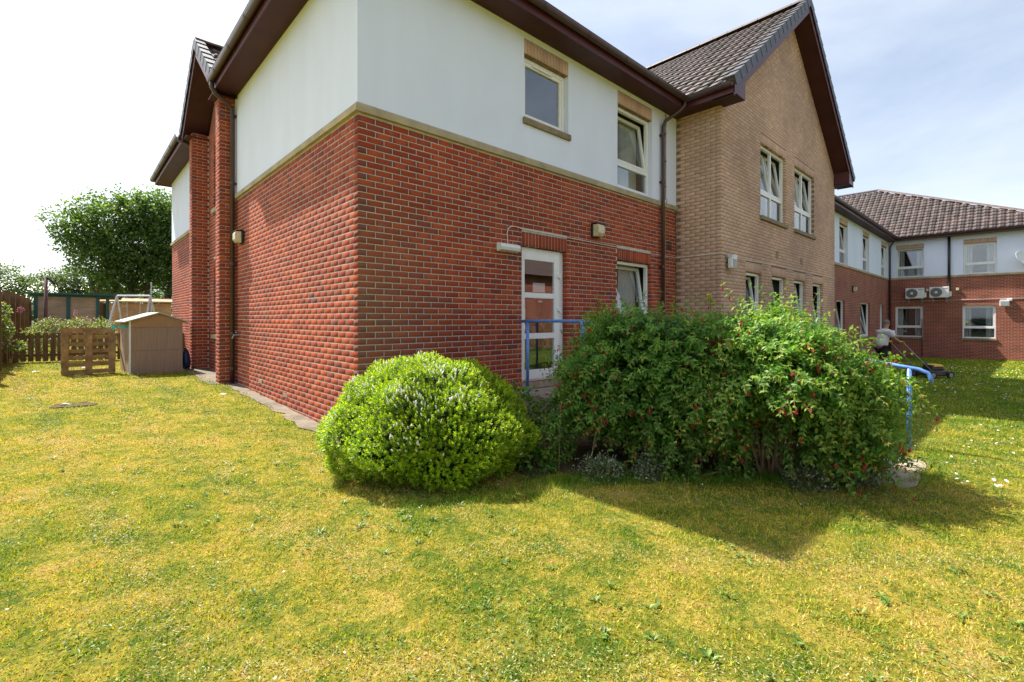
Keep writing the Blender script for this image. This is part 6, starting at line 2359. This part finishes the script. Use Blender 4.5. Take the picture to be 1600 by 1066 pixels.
def tree(name, label, x, y, trunks, clumps, n, lsize, mat, seed, cat='tree'):
    r2 = np.random.default_rng(seed)
    z0 = Z(x, y)
    t = empty(name, (x, y, z0))
    tag(t, label, cat)
    c = np.array(clumps, float)
    for (bx, by, r0, h) in trunks:
        mb = MB()
        top = np.array([bx * 1.5, by * 1.5, h])
        mid = np.array([bx * 1.15 + r2.normal(0, .06), by * 1.15 + r2.normal(0, .06), h * 0.5])
        mb.tube([(bx, by, -0.1), tuple(mid), tuple(top)], [r0 * 1.15, r0 * 0.85, r0 * 0.55], 9)
        tr = mb.build('trunk', M['bark'], t, smooth=True)
    mb = MB()
    for k in range(len(c)):
        b = trunks[int(r2.integers(0, len(trunks)))]
        s_ = np.array([b[0] * 1.4, b[1] * 1.4, b[3] * r2.uniform(0.55, 0.95)])
        e = c[k, :3]
        m_ = (s_ + e) / 2 + np.array([0, 0, 0.25]) + r2.normal(0, 0.15, 3)
        mb.tube([tuple(s_), tuple(m_), tuple(e)], [b[2] * 0.45, b[2] * 0.28, 0.03], 6, cap=False)
    mb.build('limbs', M['bark'], t, smooth=True)
    vol = c[:, 3] * c[:, 4] * c[:, 5]
    # leaf sprays: many short twigs spread through the clumps, leaves along them
    ns = n // 7
    pick = r2.choice(len(c), ns, p=vol ** 0.7 / (vol ** 0.7).sum())
    d = r2.normal(size=(ns, 3)); d /= np.linalg.norm(d, axis=1, keepdims=True)
    f = r2.uniform(0.35, 1.0, ns) ** 0.45 * lump(d, 40, seed, 0.4)
    P = c[pick, :3] + d * c[pick, 3:] * f[:, None]
    g = d + r2.normal(0, 0.6, (ns, 3)) + np.array([0, 0, 0.1])
    g /= np.linalg.norm(g, axis=1, keepdims=True)
    Ps, Ds, Rs = [], [], []
    tone = r2.random(ns)
    for q in range(7):
        Ps.append(P + g * (lsize * 0.55 * q) + r2.normal(0, lsize * 0.3, (ns, 3)))
        Ds.append(g * 0.6 + r2.normal(0, 0.8, (ns, 3)) + np.array([0, 0, -0.35]))
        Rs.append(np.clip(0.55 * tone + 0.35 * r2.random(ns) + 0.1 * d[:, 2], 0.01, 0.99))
    Pa = np.concatenate(Ps)
    m_ = len(Pa)
    V_, F_, uv_ = leaves2(Pa, np.concatenate(Ds), r2.normal(0, 0.7, (m_, 3)) + np.array([0, 0, 1.0]), r2.uniform(0.75, 1.3, m_) * lsize, r2.uniform(0.5, 0.8, m_) * lsize, np.concatenate(Rs))
    np_mesh('crown', V_, F_, mat, t, uv_)
    return t


# the big multi-stemmed tree; clumps are (x,y,z,rx,ry,rz) about its base
bigc = [(-2.6, 1.0, 6.6, 1.4, 1.4, 1.2), (-1.3, 0.2, 7.7, 1.5, 1.5, 1.1), (0.2, 0, 8.2, 1.6, 1.6, 1.1), (1.6, -0.4, 8.0, 1.7, 1.6, 1.2), (3.0, -1.2, 7.8, 1.7, 1.6, 1.3),
        (-2.0, 0.6, 5.3, 1.3, 1.4, 1.1), (-0.6, 0, 6.2, 1.6, 1.6, 1.3), (0.9, -0.3, 6.4, 1.7, 1.7, 1.4), (2.4, -1.0, 6.2, 1.7, 1.6, 1.4), (3.9, -1.8, 6.3, 1.7, 1.6, 1.5),
        (-1.4, 0.3, 4.1, 1.2, 1.3, 0.9), (0.0, -0.1, 4.7, 1.5, 1.5, 1.0), (1.6, -0.6, 4.6, 1.6, 1.5, 1.1), (3.1, -1.4, 4.4, 1.6, 1.5, 1.2), (-0.9, 0.2, 3.3, 0.9, 1.0, 0.6), (2.6, -1.2, 3.2, 1.2, 1.2, 0.7), (4.6, -2.2, 4.6, 1.5, 1.5, 1.4),
        (-3.7, 1.3, 7.4, 0.8, 0.8, 0.6), (-2.5, 0.9, 8.5, 0.9, 0.9, 0.7), (-3.2, 1.2, 6.2, 0.8, 0.8, 0.6), (-0.4, 0.2, 9.0, 0.9, 0.9, 0.55), (1.1, -0.3, 9.1, 0.9, 0.9, 0.5), (2.6, -1.0, 8.9, 0.9, 0.9, 0.6)]
bigc = [(a * 0.86 + 0.35, b_ * 0.86, c_ * 0.87, d_ * 0.88, e_ * 0.88, f_ * 0.9) for a, b_, c_, d_, e_, f_ in bigc]
tree('broadleaf_tree', 'large dense dark green multi-stemmed tree behind the back garden', 0.1, 29.5,
     [(-0.55, 0.2, 0.17, 4.0), (0.0, 0, 0.20, 4.4), (0.5, -0.25, 0.17, 4.2), (1.3, -0.6, 0.21, 4.4), (1.9, -0.9, 0.16, 4.0), (-1.2, 0.3, 0.12, 3.4)], bigc, 50000, 0.17, M['tree_leaf'], 81)
tree('broadleaf_tree', 'hazy olive tree behind the tall fence at the left edge', -6.6, 40.0, [(0, 0, 0.15, 2.2)], [(-1.2, 0, 2.9, 1.6, 1.4, 1.1), (0.6, 0, 3.1, 1.6, 1.4, 1.2), (1.9, 0, 2.4, 1.1, 1.2, 0.9), (-2.6, 0, 2.4, 1.4, 1.2, 1.0)], 9000, 0.17, M['far_leaf'], 82)
tree('broadleaf_tree', 'low rounded olive tree seen above the teal shelter roof', -2.0, 46.0, [(0, 0, 0.15, 2.4)], [(-1.4, 0, 3.6, 1.5, 1.4, 1.0), (0.2, 0, 4.0, 1.7, 1.4, 1.1), (1.8, 0, 3.5, 1.4, 1.3, 1.0)], 8000, 0.18, M['far_leaf'], 83)
tree('broadleaf_tree', 'shadowy tree low behind the swing frame', 4.5, 40.0, [(0, 0, 0.2, 3)], [(-1.5, 0, 3.2, 2.0, 1.6, 1.6), (1.0, 0, 3.4, 2.2, 1.6, 1.8), (-3.0, 0, 2.2, 1.4, 1.2, 1.2)], 9000, 0.2, M['tree_leaf'], 84)

# distant hedge closing the view at lawn level
leafy('hedge', 'distant green hedge across the end of the garden', 'hedge', [(x_, 34 + 0.4 * math.sin(x_), 0.65, 1.0, 0.7, 0.6) for x_ in np.arange(-16, 9, 1.1)], 11000, 0.13, M['far_leaf'], 91)


# far pale house between the trees
def far_house():
    t = empty('far_house', (-6.0, 62.0, 0.2), rad(-20))
    tag(t, 'distant house with pale roof seen above the teal shelter', 'house')
    W, Dp, H = 8.0, 7.0, 2.9
    mb = MB(); mb.box((-W / 2, 0, 0), (W / 2, Dp, H)); mb.build('wall', M['render'], t)
    mb = MB()
    a, b, r0, r1 = (-W / 2 - .3, -0.4, H), (W / 2 + .3, -0.4, H), (-W / 2 - .3, Dp / 2, H + 2.1), (W / 2 + .3, Dp / 2, H + 2.1)
    c, d_ = (-W / 2 - .3, Dp + .4, H), (W / 2 + .3, Dp + .4, H)
    mb.quad(a, b, r1, r0); mb.quad(c, d_, r1, r0); mb.poly([a, r0, c]); mb.poly([b, r1, d_])
    mb.build('roof', plain('pale_slate', (0.42, 0.42, 0.43), 0.5, vary=0.15), t)
    for x in (-2.5, 0.5, 2.6):
        mb = MB(); mb.box((x - 0.5, -0.03, 1.0), (x + 0.5, -0.002, 2.1)); w = mb.build('window', M['upvc'], t)
        mb = MB(); mb.box((x - 0.42, -0.045, 1.08), (x + 0.42, -0.031, 2.02)); mb.build('pane', M['blackpipe'], w)


far_house()


# ================================================================== neighbour opposite (shows in the door and window glass)
def opposite():
    t = empty('opposite_house', (6.0, -15.5, -0.4))
    tag(t, 'red brick house opposite, seen only mirrored in the glazed door', 'house')
    W, Dp, H = 16.0, 8.0, 4.6
    f0 = Frame((0, 0), (1, 0), (0, 1))
    ops_ = [(3.0, 4.2, 1.2, 2.5), (7.0, 8.2, 1.2, 2.5), (11.0, 12.2, 1.2, 2.5)]
    plainwall('wall', f0, W, 0, H, ops_, M['farbrick'], d0=-0.1, d1=0.0, parent=t)
    mb = MB(); mb.box((0, -Dp, 0), (0.1, -0.101, H)); mb.box((W - .1, -Dp, 0), (W, -0.101, H)); mb.build('wall', M['farbrick'], t)
    for o_ in ops_:
        mb = MB(); ring(mb, f0, o_[0], o_[1], o_[2], o_[3], 0.07, -0.09, -0.03); w = mb.build('window', M['upvc'], t)
        mb = MB(); mb.fbox(f0, o_[0] + .05, o_[1] - .05, -0.07, -0.065, o_[2] + .05, o_[3] - .05); mb.build('pane', M['glass'], w)
    mb = MB()
    e = 0.4
    a, b = (-e, e, H), (W + e, e, H)
    r0, r1 = (-e, -Dp / 2, H + 3.2), (W + e, -Dp / 2, H + 3.2)
    c, d_ = (-e, -Dp - e, H), (W + e, -Dp - e, H)
    mb.quad(a, b, r1, r0); mb.quad(c, d_, r1, r0); mb.poly([a, r0, c]); mb.poly([b, r1, d_]); mb.quad(a, b, d_, c)
    mb.build('roof', M['tile'], t)


opposite()
leafy('hedge', 'hedge in front of the opposite house, mirrored in the glazed door', 'hedge', [(x_, -12.6, 0.5, 0.9, 0.5, 0.9) for x_ in np.arange(4, 20, 1.0)], 5000, 0.11, M['far_leaf'], 92)


# ================================================================== man with the mower
MANX, MANY = 15.07, -2.46
HEAD = math.atan2(-0.58, 0.815)
mz = Z(MANX, MANY)


def skin_obj(name, verts, edges, radii, mat, parent, sub=2, root=0, smooth=True):
    me = bpy.data.meshes.new(name)
    me.from_pydata(verts, edges, [])
    o = bpy.data.objects.new(name, me)
    COL.objects.link(o)
    o.parent = parent
    sk = o.modifiers.new('skin', 'SKIN')
    sk.use_smooth_shade = True
    for i, r in enumerate(radii):
        sv = me.skin_vertices[0].data[i]
        sv.radius = (r, r) if not isinstance(r, tuple) else r
        sv.use_root = (i == root)
    ss = o.modifiers.new('sub', 'SUBSURF')
    ss.levels = ss.render_levels = sub
    me.materials.append(mat)
    return o


M['skin'] = plain('tanned_skin', (0.42, 0.21, 0.13), 0.55, vary=0.1)
M['shirt'] = plain('white_polo_shirt', (0.62, 0.62, 0.66), 0.85, vary=0.1, scale=12)
M['trouser'] = plain('black_trousers', (0.012, 0.012, 0.014), 0.8, vary=0.3)
M['glove'] = plain('yellow_black_glove', (0.55, 0.36, 0.02), 0.7, vary=0.4, scale=30)
M['hair'] = plain('grey_hair', (0.16, 0.155, 0.15), 0.8, vary=0.4, scale=50)

man = empty('person', (MANX, MANY, mz), HEAD)
tag(man, 'man in white polo shirt, black trousers and yellow gloves pushing the mower', 'person')
# joints (x forward, y left, z up), leaning into the push, one leg forward
Jv = [(0.00, 0, 0.95), (0.03, 0, 1.12), (0.08, 0, 1.30), (0.115, 0, 1.41), (0.145, 0, 1.475), (0.175, 0, 1.56), (0.19, 0, 1.665),
      (0.10, 0.17, 1.39), (0.22, 0.22, 1.17), (0.42, 0.19, 1.07), (0.10, -0.17, 1.39), (0.22, -0.22, 1.17), (0.42, -0.19, 1.07),
      (0.00, 0.09, 0.90), (0.16, 0.10, 0.52), (0.12, 0.10, 0.10), (0.26, 0.10, 0.045),
      (0.00, -0.09, 0.90), (-0.02, -0.10, 0.50), (-0.26, -0.10, 0.13), (-0.13, -0.10, 0.045)]
Je = [(0, 1), (1, 2), (2, 3), (3, 4), (4, 5), (5, 6), (3, 7), (7, 8), (8, 9), (3, 10), (10, 11), (11, 12), (0, 13), (13, 14), (14, 15), (15, 16), (0, 17), (17, 18), (18, 19), (19, 20)]
Jr = [0.09, 0.09, 0.095, 0.07, 0.050, 0.075, 0.072, 0.045, 0.042, 0.031, 0.045, 0.042, 0.031, 0.07, 0.057, 0.042, 0.036, 0.07, 0.057, 0.042, 0.036]
skin_obj('body', Jv, Je, Jr, M['skin'], man)
# head detail: nose, ears, brow as small shapes on the face
mb = MB()
hc = Vector((0.185, 0, 1.61))
mb.lathe([(0.001, 0.016), (0.011, 0.0), (0.014, -0.022), (0.001, -0.028)], Matrix.Translation(hc + Vector((0.085, 0, 0.0))), 8)
for sy in (-1, 1):
    mb.lathe([(0.001, 0.03), (0.014, 0.018), (0.016, -0.012), (0.001, -0.03)], Matrix.Translation(hc + Vector((0.0, sy * 0.078, 0.0))), 8)
mb.build('face_features', M['skin'], man, smooth=True)
mb = MB()
for sy in (-1, 1):
    mb.lathe([(0.001, 0.006), (0.008, 0.0), (0.001, -0.006)], Matrix.Translation(hc + Vector((0.072, sy * 0.030, 0.018))), 8)
mb.build('eyes', M['blackpipe'], man)
mb = MB(); mb.box((0.252, -0.022, 1.553), (0.262, 0.022, 1.560)); mb.build('mouth', plain('lip', (0.30, 0.10, 0.08), 0.6), man)
# hair cap
mb = MB()
pr = []
for k in range(6):
    a = math.pi / 2 * k / 5
    pr.append((max(0.001, 0.088 * math.sin(a)), 0.085 * math.cos(a)))
mb.lathe(pr, Matrix.Translation(Vector((0.165, 0, 1.645))) @ Matrix.Rotation(rad(-22), 4, 'Y'), 14)
mb.build('hair', M['hair'], man, smooth=True)
# shirt with short sleeves
Sv = [(0.0, 0, 0.88), (0.03, 0, 1.12), (0.08, 0, 1.30), (0.112, 0, 1.405), (0.135, 0, 1.45), (0.10, 0.18, 1.385), (0.185, 0.215, 1.22), (0.10, -0.18, 1.385), (0.185, -0.215, 1.22)]
Se = [(0, 1), (1, 2), (2, 3), (3, 4), (3, 5), (5, 6), (3, 7), (7, 8)]
skin_obj('shirt', Sv, Se, [(0.155, 0.175), (0.15, 0.17), (0.155, 0.175), (0.12, 0.14), 0.064, 0.088, 0.080, 0.088, 0.080], M['shirt'], man)
Tv = [(0.0, 0, 0.98), (0.0, 0.09, 0.88), (0.16, 0.10, 0.52), (0.12, 0.10, 0.09), (0.0, -0.09, 0.88), (-0.02, -0.10, 0.50), (-0.25, -0.10, 0.13)]
skin_obj('trousers', Tv, [(0, 1), (1, 2), (2, 3), (0, 4), (4, 5), (5, 6)], [(0.135, 0.15), 0.105, 0.08, 0.068, 0.105, 0.08, 0.068], M['trouser'], man)
for sx, sy in ((0.12, 0.10), (-0.27, -0.10)):
    mb = MB(); z0_ = 0.0 if sy > 0 else 0.035
    mb.box((sx - 0.06, sy - 0.048, z0_), (sx + 0.22, sy + 0.048, z0_ + 0.085), taper=0.018); mb.build('shoe', M['blackpipe'], man, bevel=0.02)
# gloved hands curled over the mower bar at x=0.52, z=1.045
for sy in (1, -1):
    hv = [(0.41, sy * 0.19, 1.075), (0.47, sy * 0.175, 1.075)]
    he = [(0, 1)]
    hr = [0.034, 0.036]
    for q in range(4):
        yy = sy * (0.205 - 0.022 * q)
        i = len(hv)
        hv += [(0.505, yy, 1.085), (0.545, yy, 1.065 - 0.002 * q), (0.535 - 0.004 * q, yy, 1.028), (0.508, yy, 1.02)]
        he += [(1, i), (i, i + 1), (i + 1, i + 2), (i + 2, i + 3)]
        hr += [0.013, 0.011, 0.0105, 0.009]
    i = len(hv)
    hv += [(0.475, sy * 0.135, 1.055), (0.510, sy * 0.125, 1.028)]
    he += [(1, i), (i, i + 1)]
    hr += [0.014, 0.011]
    skin_obj('glove', hv, he, hr, M['glove'], man, sub=1)

mwx, mwy = MANX + 1.72 * math.cos(HEAD), MANY + 1.72 * math.sin(HEAD)
mow = empty('lawn_mower', (mwx, mwy, Z(mwx, mwy)), HEAD)
tag(mow, 'black push lawn mower with a yellow stripe on its engine cover', 'lawn mower')
M['mowblack'] = plain('mower_black', (0.02, 0.02, 0.022), 0.35, vary=0.2)
M['mowyellow'] = plain('mower_yellow', (0.75, 0.42, 0.02), 0.4, vary=0.1)
dz = mz - Z(mwx, mwy)
mb = MB(); mb.box((-0.36, -0.26, 0.08), (0.36, 0.26, 0.24), taper=0.035); mb.build('deck', M['mowblack'], mow, bevel=0.03)
mb = MB(); mb.box((-0.20, -0.17, 0.241), (0.24, 0.17, 0.40), taper=0.03); mb.build('engine_cover', M['mowblack'], mow, bevel=0.03)
mb = MB(); mb.box((-0.12, -0.174, 0.352), (0.20, 0.174, 0.412), taper=0.03); mb.build('yellow_stripe', M['mowyellow'], mow, bevel=0.01)
mb = MB(); mb.lathe([(0.001, 0.06), (0.035, 0.055), (0.04, 0.0)], Matrix.Translation(Vector((-0.12, 0.1, 0.40))), 12); mb.build('fuel_cap', M['mowblack'], mow)
for wx, wr in ((0.30, 0.105), (-0.30, 0.115)):
    for sy in (-1, 1):
        Mx = Matrix.Translation(Vector((wx, sy * 0.275, wr))) @ Matrix.Rotation(rad(90), 4, 'X')
        mb = MB(); mb.lathe([(wr * 0.62, 0.024), (wr, 0.022), (wr, -0.022), (wr * 0.62, -0.024)], Mx, 20); w = mb.build('wheel', M['blackpipe'], mow, smooth=False)
        mb = MB(); mb.lathe([(0.001, 0.028), (wr * 0.2, 0.028), (wr * 0.25, 0.012), (wr * 0.6, 0.012), (wr * 0.62, 0.024), (wr * 0.62, -0.02), (wr * 0.6, -0.012), (0.001, -0.02)], Mx, 20); mb.build('rim', M['greyplastic'], w)
for sy in (-1, 1):
    mb = MB(); mb.tube([(-0.26, sy * 0.22, 0.22), (-0.72, sy * 0.215, 0.62 + dz * .5), (-1.19, sy * 0.21, 1.035 + dz), (-1.20, sy * 0.20, 1.045 + dz)], 0.012, 8); mb.build('handle_tube', M['metalgrey'] if 'metalgrey' in M else M['greyplastic'], mow, smooth=True)
mb = MB(); mb.tube([(-1.20, -0.215, 1.045 + dz), (-1.20, 0.215, 1.045 + dz)], 0.013, 8); mb.build('handle_bar', M['mowblack'], mow, smooth=True)
mb = MB(); mb.tube([(-0.72, -0.215, 0.62 + dz * .5), (-0.72, 0.215, 0.62 + dz * .5)], 0.009, 8); mb.build('cross_brace', M['mowblack'], mow)

# dark low growth filling the gap between the hebe and the shaded fuchsia
leafy('bed_plant', 'dark low leafy growth in the shaded gap between the round shrub and the fuchsia', 'plant', [(1.05, -1.55, 0.34, 0.34, 0.34, 0.40), (1.10, -2.05, 0.22, 0.30, 0.26, 0.26), (0.80, -2.15, 0.10, 0.22, 0.2, 0.12)], 1900, 0.05, M['fuchsia_leaf'], 95)
leafy('bed_plant', 'low green weeds at the near edge of the soil bed below the fuchsias', 'plant', [(1.55, -3.12, 0.06, 0.25, 0.18, 0.10), (1.95, -3.50, 0.08, 0.22, 0.16, 0.13), (1.15, -2.72, 0.05, 0.2, 0.16, 0.09)], 700, 0.045, M['weed'], 96)
